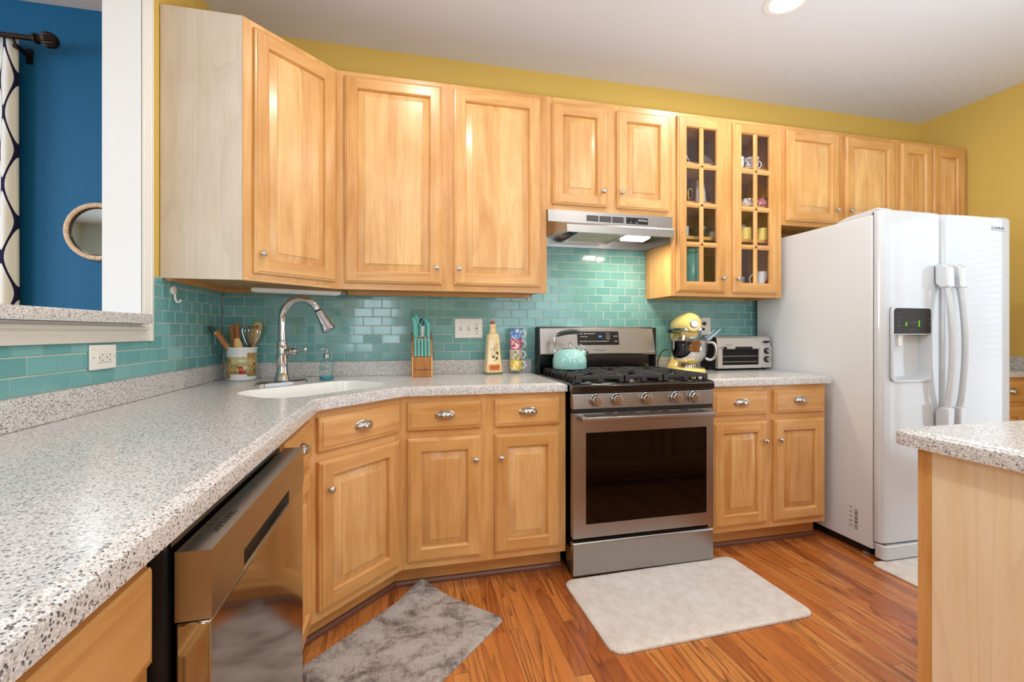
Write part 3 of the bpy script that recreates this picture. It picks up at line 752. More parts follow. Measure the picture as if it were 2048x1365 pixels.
# burners and grates
bpos = [(.15, -.53, .04), (.15, -.24, .034), (.375, -.385, .045), (.60, -.53, .045), (.60, -.24, .034)]
for bx, by, r in bpos:
    MB().lathe([(r+.012, 0), (r+.012, .006), (r, .010), (r, .016), (r-.004, .019), (.002, .0195)], (bx, by, .9185), n=24).build('burner', IRON, cko)
def grate(x0, x1, y0, y1):
    mb = MB(); z0, z1 = .9335, .9500; b = .006
    zf = .9185
    def bar(a, c, hz=(z0, z1)): 
        (ax, ay), (cx, cy) = a, c; d = Vector((cx-ax, cy-ay, 0)); n = Vector((-d.y, d.x, 0)).normalized()*b
        P = [Vector((ax, ay, 0))+n, Vector((cx, cy, 0))+n, Vector((cx, cy, 0))-n, Vector((ax, ay, 0))-n]
        Q = [Vector((p.x, p.y, 0)) for p in P]; ins = .0015
        rs = [[(q.x, q.y, hz[0]) for q in Q], [(q.x, q.y, hz[1]) for q in Q]]
        mb.rings(rs, 0, True, True, True)
    bar((x0, y0), (x1, y0)); bar((x0, y1), (x1, y1)); bar((x0+b, y0), (x0+b, y1)); bar((x1-b, y0), (x1-b, y1))
    ym = (y0+y1)/2; xm = (x0+x1)/2
    bar((x0, ym), (x1, ym))
    for yy in ((y0+ym)/2, (ym+y1)/2):
        bar((x0, yy), (xm-.03, yy)); bar((xm+.03, yy), (x1, yy)); bar((xm, yy-.035), (xm, yy-.14*(y1-y0)-.05)); bar((xm, yy+.035), (xm, yy+.14*(y1-y0)+.05))
        bar((x0+.02, yy-.075), (xm-.035, yy-.03)); bar((x1-.02, yy-.075), (xm+.035, yy-.03)); bar((x0+.02, yy+.075), (xm-.035, yy+.03)); bar((x1-.02, yy+.075), (xm+.035, yy+.03))
    for xx, sgn in ((x0, 1), (x1, -1)):
        for k in range(9):
            yy = y0+.012+(y1-y0-.024)*k/8
            if abs(k-4) < 9: mb.prism([(yy-.006, z1), (yy+.006, z1), (yy+.005, zf), (yy-.005, zf)], 'x', xx, xx+sgn*.010)
    for xx in (x0+.012, xm, x1-.012):
        for yy in (y0, y1): mb.prism([(yy-.006, z1), (yy+.006, z1), (yy+.007, zf), (yy-.007, zf)], 'x', xx-.012, xx+.012)
    return mb.build('grate', IRON, cko, bevel=.0018)
grate(.022, .268, -.655, -.150); grate(.276, .476, -.655, -.150); grate(.484, .730, -.655, -.150)
# backguard
bgd = MB().prism([(-.098, .906), (-.098, 1.02), (-.142, 1.020), (-.146, 1.030), (-.118, 1.180), (-.108, 1.188), (-.070, 1.188), (-.064, 1.02), (-.064, .906)], 'x', .0, RW)
b_ = MB().box(.004, RW-.004, -.098, -.066, .906, 1.019).build('rear_panel', BLACKG, rg)
bf = MB().prism([(-.140, 1.020), (-.146, 1.030), (-.118, 1.180), (-.110, 1.1875), (-.100, 1.1875), (-.100, 1.020)], 'x', .004, RW-.004).build('backguard', STEEL, rg, bevel=.003)
MB().box(-.006, .0035, -.136, -.066, .906, 1.186).box(RW-.0035, RW+.004, -.136, -.066, .906, 1.186).box(.0, RW, -.099, -.066, 1.02, 1.190).build('backguard_shell', BLACKM, rg)
sl = math.atan2(.028, .150)
def on_guard(x, s_): return (x, -.146+.028*s_/.1526-.0012, 1.030+.150*s_/.1526)
dq = MB(); a0, a1 = on_guard(0, .052), on_guard(0, .134)
dsp = MB().box(.238, .506, -.0008, .0015, 0, .083).build('display_panel', BLACKG, rg, a0, rot=(-sl, 0, 0))
R2 = (PI/2, 0, 0)
text('on', .022, BLUEE, dsp, (.384, -.0012, .053), R2, 'clock_digits')
rowsT = [(.068, [(.265, 'BAKE'), (.292, 'BROIL'), (.315, 'TIMER'), (.338, 'COOK')], .0075), (.050, [(.268, 'WARM'), (.292, 'KEEP')], .0075), (.022, [(.262, 'OVEN'), (.288, 'FROZEN'), (.316, 'PIZZA'), (.341, 'LIGHT'), (.366, 'CLEAN'), (.390, 'LOCK'), (.414, 'CLOCK'), (.486, 'START')], .0072), (.053, [(.486, 'CANCEL')], .0066)]
for z, it, sz in rowsT:
    for x, b in it: text(b, sz, INKW, dsp, (x, -.0012, z), R2)
for r_, rr in enumerate(('1 2 3', '4 5 6', '7 8 9', '0')):
    text(rr, .0085, INKW, dsp, (.434, -.0012, .069-.0145*r_), R2, sx=1.5)
text('Whirlpool', .015, INKG, rg, on_guard(.375, .022), (PI/2-sl, 0, 0), sx=1.2)
# ------------------------------------------------------------------ hood
hd = thing('range_hood', 'stainless under-cabinet range hood with lit lamp above the range', 'range hood', (1.6945, 0, 0))
HW = .7595; i_ = .066
def hpoly(y): k = max(0, (-.31-y)/.12); return (i_*k, HW-i_*k)
mb = MB()
ring = []
for y, z in ((-.012, 1.8285), (-.31, 1.8285), (-.312, 1.764), (-.425, 1.732), (-.430, 1.724), (-.432, 1.684)):
    a, b = hpoly(y); ring.append([(a, y, z), (b, y, z)])
for p, q in zip(ring, ring[1:]): mb.add([p[0], p[1], q[1], q[0]], [(0, 1, 2, 3)])
for k in (0, 1):
    A = ring[5][k]; mb.add([ring[0][k], ring[1][k], ring[2][k], ring[3][k], ring[4][k], ring[5][k], (0 if k == 0 else HW, -.31, 1.682), (0 if k == 0 else HW, -.012, 1.684)], [(0, 7, 6, 2, 1), (2, 6, 5, 4, 3)])
# rim underneath and recessed pan
low = [(ring[5][0]), (ring[5][1]), (HW, -.31, 1.682), (HW, -.012, 1.684), (0, -.012, 1.684), (0, -.31, 1.682)]
low = [tuple(p) for p in low]
def shrink(p, d, dz): return (p[0]+(d if p[0] < HW/2 else -d), p[1]+(d if p[1] < -.2 else -d), p[2]+dz)
l1 = [shrink(p, .012, 0) for p in low]; l2 = [shrink(p, .016, .045) for p in low]
mb.rings([low, l1, l2], 0, True, False, True)
mb.build('canopy', STEEL, hd)
vt = MB()
for a in (.225, .302, .379):
    vt.box(a, a+.070, -.3125, -.309, 1.776, 1.808, 0)
    for k in range(4): vt.box(a, a+.070, -.3135, -.3125, 1.7815+k*.0065, 1.7827+k*.0065, 1)
vt.build('vent_slots', [BLACKM, STEEL], hd)
hc = MB().box(.465, .600, -.3135, -.309, 1.774, 1.810).build('control_plate', BLACKG, hd)
text('NuTone', .017, INKW, hc, (.566, -.3138, 1.796), R2); text('FAN', .006, INKW, hc, (.492, -.3138, 1.781), R2); text('LIGHT', .006, INKW, hc, (.530, -.3138, 1.781), R2)
for q in (.484, .522): MB().box(q, q+.016, -.3165, -.3135, 1.788, 1.802).build('rocker_switch', BLACKM, hc)
fm = NT('hood_filter_mesh'); fmv = fm.voro(fm.coord(), 160., 'Distance'); fm.bump(fmv, 1., .01); fm.out(fm.ramp(fmv, [(.1, lin(70, 60, 48)), (.6, lin(220, 205, 180))]), .3, .9)
MB().box(.17, .44, -.35, -.09, 1.702, 1.712).build('filter', fm.m, hd)
fr_ = MB()
for q in ((.16, .17, -.36, -.08), (.44, .45, -.36, -.08), (.17, .44, -.36, -.35), (.17, .44, -.09, -.08)): fr_.box(*q, 1.699, 1.714)
fr_.build('filter_frame', NICKEL, hd)
MB().prism([(-.35, 1.727), (-.34, 1.690), (-.26, 1.684), (-.245, 1.727)], 'x', .452, .60).build('lamp_lens', HOODE, hd, bevel=.004)
pl = area('hood_lamp', (1.6945+.525, -.30, 1.676), (0, 0, 0), .14, .09, 4.2, (1, .86, .64))

# ------------------------------------------------------------------ refrigerator
fr = thing('refrigerator', 'white side-by-side refrigerator with ice dispenser', 'refrigerator', (3.262, 0, 0))
FW = .908; FD = -.880
MB().box(0, FW, -.832, -.055, .048, 1.757).build('cabinet_body', FRIDGES, fr, bevel=.004)
MB().box(.02, FW-.02, -.80, -.08, .012, .047).build('underside', BLACKM, fr)
for q in ((.03, -.78), (FW-.06, -.78), (.03, -.13), (FW-.06, -.13)): MB().cyl((q[0], q[1], .001), (q[0], q[1], .012), .018).build('foot', GREYP, fr)
MB().box(.008, FW-.008, -.840, -.8325, .09, 1.76).build('door_gasket', GREYP, fr)
def fdoor(x0, x1, hole=None):
    mb = MB(); z0, z1 = .093, 1.775; yb = -.8405
    n = 9; prof = []
    R_ = .028
    xs = [x0+R_*(1-math.cos(PI/2*k/6)) for k in range(7)]; ys = [yb-.012-(abs(FD-yb)-.012)*math.sin(PI/2*k/6)*.92 for k in range(7)]
    left = list(zip(xs, ys)); right = [(x0+x1-x, y) for x, y in reversed(left)]
    yfr = min(ys); mid = []
    hx = hole[:2] if hole else []
    inner = sorted(set([x0+R_+(x1-x0-2*R_)*k/8 for k in range(1, 8)] + list(hx)))
    inner = [x for x in inner if not (hole and hole[0] < x < hole[1])]
    w2 = (x1-x0)/2; xc = (x0+x1)/2
    for x in inner: mid.append((x, yfr-.010*(1-((x-xc)/(w2-R_))**2)))
    row = [(x0, yb)] + left + mid + right + [(x1, yb)]
    zs = [z0, z0+.004] + ([hole[2], hole[3]] if hole else [.9]) + [z1-.004, z1]
    def P(p, z):
        k = .004 if z in (z0, z1) else 0
        return (p[0]+(k if p[0] < xc else -k), p[1]+(k if p[1] < yb-.004 else 0), z)
    m = len(row)
    for a, b in zip(zs, zs[1:]):
        for i in range(m-1):
            if hole and a == hole[2] and abs(row[i][0]-hole[0]) < 1e-6: continue
            mb.add([P(row[i], a), P(row[i+1], a), P(row[i+1], b), P(row[i], b)], [(0, 1, 2, 3)])
    mb.add([P(p, z1) for p in row], [tuple(range(m))]); mb.add([P(p, z0) for p in row], [tuple(reversed(range(m)))])
    mb.add([(x0, yb, z0), (x1, yb, z0), (x1, yb, z1), (x0, yb, z1)], [(3, 2, 1, 0)])
    return mb
HX0, HX1, HZ0, HZ1 = .052, .300, .915, 1.280
fd = fdoor(.0, .398, (HX0, HX1, HZ0, HZ1)).build('freezer_door', FRIDGEW, fr)
fd2 = fdoor(.403, FW).build('fresh_food_door', FRIDGEW, fr)
yf = -.893
# dispenser
rc = MB(); rr0 = rrect(HX0+.001, HX1-.001, HZ0+.001, HZ1-.001, .018, 4); rr1 = rrect(HX0-.006, HX1+.006, HZ0-.006, HZ1+.006, .022, 4); rr2 = rrect(HX0+.012, HX1-.012, HZ0+.015, HZ1-.01, .02, 4)
Y = lambda poly, y: [(x, y, z) for x, z in poly]
rc.rings([Y(rr1, yf+.008), Y(rr1, yf-.003), Y(rr0, yf-.004), Y(rr2, yf+.050)], 0, True, False, True)
dspn = rc.build('dispenser_recess', FRIDGEW, fd)
dpn = MB().prism(rrect(HX0+.004, HX1-.004, 1.150, HZ1-.004, .012, 4), 'y', yf-.0035, yf+.03).build('dispenser_panel', plain('dispenser_black', (40, 33, 24), .4, 0, 0, .2), fd)
MB().box(HX0+.004, HX1-.004, yf-.002, yf+.03, 1.146, 1.1498).build('panel_lip', FRIDGEW, fd)
led = MB()
for k in range(3): led.box(.128, .139, yf-.0042, yf-.0034, 1.190+k*.0065, 1.1945+k*.0065)
for k in range(5): led.box(.213, .222, yf-.0042, yf-.0034, 1.186+k*.0065, 1.1905+k*.0065)
led.build('indicator_lights', GREENE, dpn)
for x, z, b, s_ in ((.175, 1.208, 'freezer  fridge', .009), (.175, 1.172, 'ice type  water', .008), (.085, 1.232, 'lock', .012), (.085, 1.212, 'light', .012), (.085, 1.192, 'filter', .012), (.285, 1.255, 'vac', .009), (.285, 1.225, 'cool', .009), (.285, 1.200, 'set', .009), (.085, 1.172, 'ice', .010)):
    text(b, s_, INKG, dpn, (x, yf-.0042, z), R2)
dl = MB().prism([(-.016, 1.146), (.016, 1.146), (.013, 1.086), (-.013, 1.086)], 'y', -.004, .004)
dl.build('dispenser_lever', PLASTW, fd, (.125, yf+.022, 0), bevel=.003)
MB().prism([(-.012, 1.146), (.012, 1.146), (.009, 1.096), (-.009, 1.096)], 'y', -.004, .004).build('dispenser_lever', PLASTW, fd, (.085, yf+.028, 0), bevel=.003)
# handles
def fhandle(door, x):
    pts = [(x, yf-.030, 1.395)] + [(x+.0, yf-.034-.022*math.sin(PI*k/16), 1.395-.62*k/16) for k in range(1, 16)] + [(x, yf-.030, .770)]
    h = MB().tube(pts, .0165, 12, flat=.8)
    h.build('door_handle', FRIDGEW, door)
    e = MB().prism([(yf+.006, 1.505), (yf-.030, 1.505), (yf-.050, 1.49), (yf-.054, 1.385), (yf-.016, 1.385), (yf+.006, 1.41)], 'x', x-.024, x+.024)
    e.build('handle_mount', FRIDGEW, door, bevel=.006); e = MB()
    e.prism([(yf+.006, .655), (yf-.030, .655), (yf-.050, .67), (yf-.054, .775), (yf-.016, .775), (yf+.006, .75)], 'x', x-.024, x+.024)
    e.build('handle_mount', FRIDGEW, door, bevel=.006)
fhandle(fd, .360); fhandle(fd2, .445)
# hinge covers, grille, badge, energy sticker, dark gap
MB().prism([(-.63, 1.7575), (-.64, 1.766), (-.69, 1.779), (-.855, 1.789), (-.862, 1.784), (-.862, 1.777), (-.84, 1.7765), (-.82, 1.7575)], 'x', .004, .085).build('hinge_cover', FRIDGEW, fr, bevel=.003)
MB().prism([(-.63, 1.7575), (-.64, 1.766), (-.69, 1.779), (-.855, 1.789), (-.862, 1.784), (-.862, 1.777), (-.84, 1.7765), (-.82, 1.7575)], 'x', FW-.085, FW-.004).build('hinge_cover', FRIDGEW, fr, bevel=.003)
MB().prism(rrect(0, FW, -.892, -.834, .02, 4), 'z', .016, .086).build('base_grille', FRIDGEW, fr, bevel=.004)
MB().box(.012, .06, -.885, -.842, .0865, .092).build('lower_hinge', NICKEL, fr)
bd = MB().box(.742, .838, FD-.0105, FD-.002, 1.706, 1.727).build('badge', NICKEL, fd2, bevel=.001)
text('SAMSUNG', .0185, plain('badge_ink', (70, 70, 74), .4), bd, (.790, FD-.0108, 1.7165), R2)
stk = MB()
for k in range(34):
    if random.random() < .8: stk.box(-.0008, 0, -.756, -.738, .116+k*.0032, .116+k*.0032+random.choice((.0012, .002, .0026)))
for k in range(5):
    zz = .122+k*.024
    for j in range(3): stk.box(-.0008, 0, -.724+j*.0055, -.7215+j*.0055, zz, zz+.010)
stk.build('barcode_label', INKG, fr)

# ------------------------------------------------------------------ recessed ceiling lamp, under-cabinet light
def can(x, y, label, watts):
    t = thing('ceiling_downlight', label, 'ceiling light', (x, y, ZC))
    MB().lathe([(.076, -.001), (.078, -.004), (.090, -.006), (.104, -.004), (.107, -.0005)], n=40, cap0=False, cap1=False).build('trim_ring', WHITE, t)
    MB().lathe([(.0005, -.0022), (.077, -.0022)], n=40, cap0=True, cap1=False).build('lamp_lens', LAMPE, t)
    l = bpy.data.lights.new('downlight', 'AREA'); l.shape = 'DISK'; l.size = .13; l.energy = watts; l.color = (1, .93, .84)
    o = bpy.data.objects.new('downlight', l); COL.objects.link(o); o.location = (x, y, ZC-.010)
can(2.735, -.840, 'round recessed downlight in the ceiling, glowing white', 9)
for q in ((1.05, -1.05), (2.735, -2.6), (1.05, -3.6)):
    l = area('downlight', (q[0], q[1], ZC-.01), (0, 0, 0),   .13, .13, 9, (1, .93, .84)); l.data.shape = 'DISK'
ub = thing('under_cabinet_light', 'slim white light bar under the angled corner wall cabinet', 'light', (.24, -.325, 1.350), math.radians(19.7))
MB().box(0, .40, 0, .05, 0, .0185).build('housing', WHITE, ub, bevel=.003)
MB().box(.395, .425, .005, .045, .003, .0165).build('end_cap', GREYP, ub)
MB().box(.015, .385, .008, .042, -.003, -.0005).build('diffuser', PLASTW, ub)

# ------------------------------------------------------------------ mats
def mat_obj(name, label, cx, cy, w, d, rz, th, r, mat, group=None):
    mb = MB(); rs = []
    for ins, z in ((0, 0.0), (0, th*.3), (.002, th*.6), (.012, th*.95), (.02, th)): rs.append([(x, y, z) for x, y in rrect(-w/2+ins, w/2-ins, -d/2+ins, d/2-ins, max(r-ins, .006), 6)])
    mb.rings(rs, 0, True, True, True)
    return tag(mb.build(name, mat, loc=(cx, cy, .0015), rz=rz), label, 'mat', group)
mat_obj('floor_mat', 'woven light grey cushioned mat in front of the range', 2.113, -.912, .915, .495, math.radians(1.6), .0125, .05, WEAVE, 'woven grey floor mats')
mat_obj('floor_mat', 'woven light grey mat in front of the refrigerator, mostly hidden by the island', 3.70, -1.10, 1.0, .48, math.radians(1), .010, .04, WEAVE, 'woven grey floor mats')
# distressed rug, far corner pushed up against the toe kick
mb = MB(); nx, ny = 46, 64; Wd, Ln = .455, .625
o_ = Vector((1.012, -.555)); e1 = Vector((.7071, -.7071)); e2 = Vector((-.7071, -.7071))
vs = []; 
for j in range(ny+1):
    for i in range(nx+1):
        u, v = i/nx, j/ny; qx, qy = u*Wd, v*Ln; rr_ = .035
        ccx, ccy = min(max(qx, rr_), Wd-rr_), min(max(qy, rr_), Ln-rr_); ddx, ddy = qx-ccx, qy-ccy; dn = math.hypot(ddx, ddy); mxd = max(abs(ddx), abs(ddy))
        if ddx and ddy: qx, qy = ccx+ddx*mxd/dn, ccy+ddy*mxd/dn
        p = o_ + e1*qx + e2*qy
        r = math.hypot(u*Wd, v*Ln); lift = .038*max(0, 1-r/.17)**1.3
        edge = min(u, 1-u)*Wd; ev = min(v, 1-v)*Ln; q = min(edge, ev)
        z = .0085*min(1, q/.012)**.5 + .002 + lift
        vs.append((p.x, p.y, z))
fs = [(j*(nx+1)+i, j*(nx+1)+i+1, (j+1)*(nx+1)+i+1, (j+1)*(nx+1)+i) for j in range(ny) for i in range(nx)]
mb.add(vs, fs)
edge_ids = [i for i in range(nx+1)] + [j*(nx+1)+nx for j in range(1, ny+1)] + [ny*(nx+1)+i for i in range(nx-1, -1, -1)] + [j*(nx+1) for j in range(ny-1, 0, -1)]
top = [vs[i] for i in edge_ids]; botm = [(p[0], p[1], max(.0012, p[2]-.006)) for p in top]
mb.rings([top, botm])
tag(mb.build('area_rug', RUG), 'distressed dark grey rug in front of the angled sink cabinet, corner curled up', 'rug')

# ------------------------------------------------------------------ faucet, soap, crock and utensils
fx, fy = st2xy(.03, .50)
fc = thing('kitchen_faucet', 'chrome gooseneck pull-down kitchen faucet behind the corner sink', 'faucet', (fx, fy, .9166))
ca, sa = math.cos(PI/4), math.sin(PI/4)
pl = MB(); pr_ = []
for ins, z in ((0, 0), (0, .006), (.004, .011), (.012, .014)):
    pr_.append([(x*ca-y*sa, x*sa+y*ca, z) for x, y in rrect(-.125+ins, .125-ins, -.030+ins, .030-ins, .029-ins, 8)])
pl.rings(pr_, 0, True, True, True); pl.build('deck_plate', CHROME, fc)
MB().lathe([(.0365, .0135), (.0355, .018), (.030, .035), (.0258, .058), (.0248, .078), (.027, .080), (.027, .084), (.025, .087), (.0268, .110), (.0272, .145), (.0258, .175), (.0215, .190), (.0235, .193), (.0235, .199), (.0205, .203)], n=28).build('faucet_body', CHROME, fc)
D = Vector((.96, -.28, 0)).normalized()
pt = lambda d, z: tuple(D*d + Vector((0, 0, z)))
arc = [pt(0, .195), pt(0, .24), pt(0, .285)] + [pt(.090-.090*math.cos(a), .305+.092*math.sin(a)) for a in [PI*k/14*.86 for k in range(1, 15)]]
MB().tube(arc, [.0182]*len(arc), 14).build('gooseneck', CHROME, fc)
e0 = Vector(arc[-1]); e1_ = (Vector(arc[-1])-Vector(arc[-2])).normalized()
sp = MB().lathe([(.0140, -.004), (.0140, .010)], e0, e1_, 18, 1)
sp.lathe([(.0195, .010), (.0200, .013), (.0215, .045), (.0262, .078), (.0315, .100), (.0322, .106), (.030, .110), (.002, .111)], e0, e1_, 22, 0)
sp.build('spray_head', [CHROME, BLACKM], fc)
hv = Vector((.92, -.38, 0)).normalized()
MB().lathe([(.019, .015), (.0202, .03), (.0192, .048), (.021, .049), (.021, .053), (.018, .054), (.0165, .070), (.009, .076)], (0, 0, .148), hv, 20).build('valve', CHROME, fc)
le = MB().tube([tuple(hv*.066+Vector((0, 0, .148))), tuple(hv*.086+Vector((0, 0, .153))), tuple(hv*.116+Vector((0, 0, .160)))], [.008, .0055, .0055], 10)
le.ball(tuple(hv*.118+Vector((0, 0, .161))), .0105, 12); le.build('lever', CHROME, fc)

sb = thing('soap_dispenser', 'clear glass soap pump bottle with blue soap beside the faucet', 'soap bottle', (.553, -.224, .9166))
MB().lathe([(.030, 0), (.034, .003), (.0345, .010), (.0345, .075), (.031, .090), (.020, .103), (.0135, .108), (.0135, .114)], n=28).build('bottle', AQUAGL, sb)
MB().lathe([(.029, .003), (.0325, .006), (.0325, .020), (.001, .0205)], n=24).build('liquid_soap', SOAPL, sb)
MB().lathe([(.0165, .112), (.0165, .130), (.012, .134), (.006, .135), (.006, .152), (.010, .153), (.011, .160), (.002, .163)], n=20).tube([(0, 0, .157), (-.016, -.010, .157), (-.026, -.016, .152)], .0042, 8).build('pump', NICKEL, sb)
text('DISH', .022, INKG, sb, (-.0065, -.0347, .058), (PI/2, 0, -.19))

ck_ = thing('utensil_crock', 'white oval crock with brown patchwork print holding utensils', 'crock', (.135, -.122, .9166))
MB().lathe([(.058, 0), (.064, .004), (.0665, .014), (.0675, .10), (.0685, .155), (.0715, .163), (.0715, .166), (.066, .164), (.063, .150), (.060, .02), (.001, .018)], n=40).build('pot', CERAM, ck_)
def wrap(name, a0, a1, z0, z1, mat, r=.0686, n=10):
    m = MB(); m.rings([[(r*math.cos(a), r*math.sin(a), z) for a in [a0+(a1-a0)*k/n for k in range(n+1)]] for z in (z0, z1)], 0, False)
    return m.build(name, mat, ck_, solid=.0006)
va = math.atan2(-2.53, .81)   # direction towards the viewer
wrap('printed_patch', va-.78, va+.30, .075, .118, CROCKG); wrap('printed_patch', va-.78, va-.20, .034, .076, CROCKM)
wrap('printed_patch', va+.34, va+1.25, .022, .138, CROCKM, .0690); wrap('printed_patch', va-1.4, va-.80, .012, .118, CROCKM)
wrap('printed_patch', va-.19, va+.04, .034, .072, plain('crock_red', (196, 58, 42), .25, coat=.3), .0690, 4); wrap('printed_patch', va+.04, va+.30, .034, .050, plain('crock_red_b', (186, 62, 40), .25, coat=.3), .0690, 4)
wrap('printed_patch', va+.05, va+.30, .051, .075, CROCKG, .0688, 4)
for z, b in ((.084, 'ta'), (.052, 'le')):
    a = va+.86; text(b, .022, INK, ck_, (.0697*math.cos(a), .0697*math.sin(a), z), (PI/2, 0, a+PI/2))
cx, cy, cz = .135, -.122, .9166+.03
VR = Vector((.952, .305, 0)); VF = Vector((-.305, .952, 0))   # right and away as seen from the kitchen
def upos(r, f, z): return Vector((cx, cy, 0))+VR*r+VF*f+Vector((0, 0, z))
def stick(name, label, a, b, w0, w1, th, mat, bulge=None, extra=None):
    a, b = upos(*a), upos(*b); d = b-a; Ln_ = d.length; ax = d.normalized()
    sd = ax.cross(Vector((.3, -.95, 0))).normalized()
    rs = []
    for k in range(13):
        u = k/12; w = w0+(w1-w0)*u
        if bulge: w = bulge(u)
        M = a+d*u; nn = ax.cross(sd)
        rs.append([M + sd*w*math.cos(2*PI*j/14) + nn*th*math.sin(2*PI*j/14) for j in range(14)])
    o = a.copy(); m = MB().rings([[p-o for p in r] for r in rs], 0, True, True, True)
    t = thing(name, label, 'utensil', tuple(o), 0, 'utensils in the crock')
    m.build('handle' if name != 'tongs' else 'arm', mat, t); return t, ax, sd, a, b
zb_ = .9166+.020
t1, *_ = stick('wooden_spoon', 'reddish wooden spoon handle leaning left in the crock, front one', (.030, -.015, zb_), (-.105, -.035, 1.150), .012, .010, .006, SPOON)
t2, *_ = stick('wooden_spatula', 'brown wooden spatula handle leaning far left at the crock rim', (.020, .010, zb_), (-.108, .004, 1.165), .010, .011, .006, SPOON)
t3, ax3, sd3, a3, b3 = stick('green_tipped_brush', 'dark green tipped wooden brush sticking out farthest left of the crock', (.050, .004, zb_), (-.116, -.016, 1.158), .007, .007, .006, SPOONL)
tp = MB().tube([b3-a3, b3-a3+ax3*.02, b3-a3+ax3*.036], [.009, .0095, .006], 12); tp.build('green_tip', plain('green_plastic', (24, 78, 52), .35), t3)
stick('wooden_spoon', 'upright brown wooden spoon handle at the back of the crock', (-.02, .03, zb_), (-.045, .040, 1.190), .011, .012, .007, SPOON)
stick('wooden_spoon', 'upright reddish wooden handle, tallest stick in the crock', (-.005, .012, zb_), (-.022, .015, 1.203), .009, .012, .008, SPOON)
stick('beech_spatula', 'pale beech spatula blade leaning left at the front rim of the crock', (.012, -.03, zb_), (-.022, -.050, 1.128), .010, .012, .005, SPOONL, lambda u: .009+.009*math.sin(PI*min(1, max(0, (u-.55)/.45))))
t7, ax7, sd7, a7, b7 = stick('beech_spoon', 'pale beech spoon with a hole in its rounded handle leaning right', (.0, .03, zb_), (.076, .038, 1.208), .008, .012, .007, SPOONL, lambda u: .010+.015*math.sin(PI*min(1, max(0, (u-.55)/.48)))**.7)
hb = b7-a7-ax7*.022; nn = ax7.cross(sd7); MB().cyl(hb-nn*.0085, hb+nn*.0085, .006).build('hanging_hole', plain('hole_brown', (130, 78, 40), .7), t7)
wt = thing('wire_whisk', 'steel balloon whisk standing wires up in the crock', 'utensil', tuple(upos(.018, -.012, zb_)), 0, 'utensils in the crock')
wax = (VR*.10+Vector((0, 0, 1))).normalized(); wm = frame_to(wax)
MB().tube([(0, 0, 0), tuple(wax*.135)], .007, 12).build('handle', NICKEL, wt)
for k in range(6):
    an = PI*k/6; loop = []
    for j in range(25):
        u = -1+2*j/24; th_ = u*PI*.86
        r_ = .041*math.sin(abs(th_)*.0+PI*(j/24))**.75*(1 if u >= 0 else 1)
        s_ = -1 if u < 0 else 1
        h = .135+.118*(math.sin(PI*(j/24)))**.62
        q = .041*math.sin(PI*min(1, abs(u)))**.6*s_ if abs(u) < .999 else 0
        loop.append(tuple(wm @ Vector((q*math.cos(an), q*math.sin(an), h))))
    MB().tube(loop, .0017, 6).build('wire_loop', CHROME, wt)

# ------------------------------------------------------------------ knife block and knives
kbx, kby = 1.028, -.122
kb_ = thing('knife_block', 'acacia wood knife block with turquoise-handled knives by the backsplash', 'knife block', (kbx, kby, .9166))
MB().prism([(-.046, 0), (.052, 0), (.075, .232), (.070, .240), (-.022, .196), (-.046, .110)], 'x', -.056, .056).build('block', BLOCKW, kb_, bevel=.002)
MB().box(-.046, .046, -.068, -.0465, .0, .107).build('steak_knife_rest', BLOCKW, kb_, bevel=.002)
MB().box(-.055, -.0465, -.066, -.0466, .0, .107).box(.0465, .055, -.066, -.0466, 0, .107).build('edge_strip', BLOCKL, kb_, bevel=.0015)
text('Pioneer Woman', .0125, INK, kb_, (0, -.0684, .040), R2, shear=.3)
for k in range(5):
    x = -.036+.018*k
    kn = thing('steak_knife', 'turquoise-handled steak knife in the front row of the block, %s' % ('leftmost', 'second from left', 'middle one', 'second from right', 'rightmost')[k], 'knife', (kbx+x, kby-.056, .9166+.1075), 0, 'steak knives in the block')
    m = MB(); rs = []
    for z, w, th in ((.002, .0060, .006), (.004, .0076, .0075), (.05, .0070, .0075), (.088, .0076, .0075), (.098, .0074, .0075), (.1005, .0052, .0055)):
        rs.append([(w*math.cos(2*PI*j/14), (th if True else 0)*math.sin(2*PI*j/14)-.002+z*.16, z) for j in range(14)])
    m.rings(rs, 0, True, True, True); m.build('handle', TURQH, kn)
    for z in (.010, .090): MB().ball((0, -.0095+z*.16, z), (.0035, .0015, .0035), 8).build('rivet', NICKEL, kn)
def big_knife(label, x, y, z, Lh, w, tilt=0., lean=.15):
    kn = thing('kitchen_knife', label, 'knife', (kbx+x, kby+y, z), 0, 'large knives in the block')
    m = MB(); rs = []
    for u, f, o_ in ((0, .75, 0), (.08, .95, 0), (.35, 1.0, .02), (.7, .92, -.05), (.88, 1.15, -.25), (.97, 1.0, -.45), (1., .6, -.5)):
        zz = u*Lh; rs.append([(tilt*zz + o_*w + w*f*math.cos(2*PI*j/14), lean*zz + .0075*math.sin(2*PI*j/14)*(1 if u < .95 else .6), zz) for j in range(14)])
    m.rings(rs, 0, True, True, True); m.build('handle', TURQH, kn)
    for u in (.2, .5, .8): MB().ball((tilt*u*Lh-(.05*w if u > .6 else 0), lean*u*Lh-.0073, u*Lh), (.003, .0014, .003), 8).build('rivet', NICKEL, kn)
    MB().box(-w*.75, w*.75, -.001, .001, -.035, .001).build('blade', STEEL, kn)
Z0_ = .9166
big_knife('large turquoise knife handle at the front left of the block', -.034, -.010, Z0_+.208, .112, .0135, -.03)
big_knife('large turquoise knife handle just behind the front left knife', -.022, .020, Z0_+.224, .112, .0130, -.01)
big_knife('tallest turquoise knife handle at the rear left of the block', -.026, .052, Z0_+.238, .112, .0130)
big_knife('turquoise knife handle at the front right of the block', .034, -.010, Z0_+.208, .092, .0112, .02)
big_knife('turquoise knife handle just behind the front right knife', .030, .020, Z0_+.224, .088, .0105, .02)
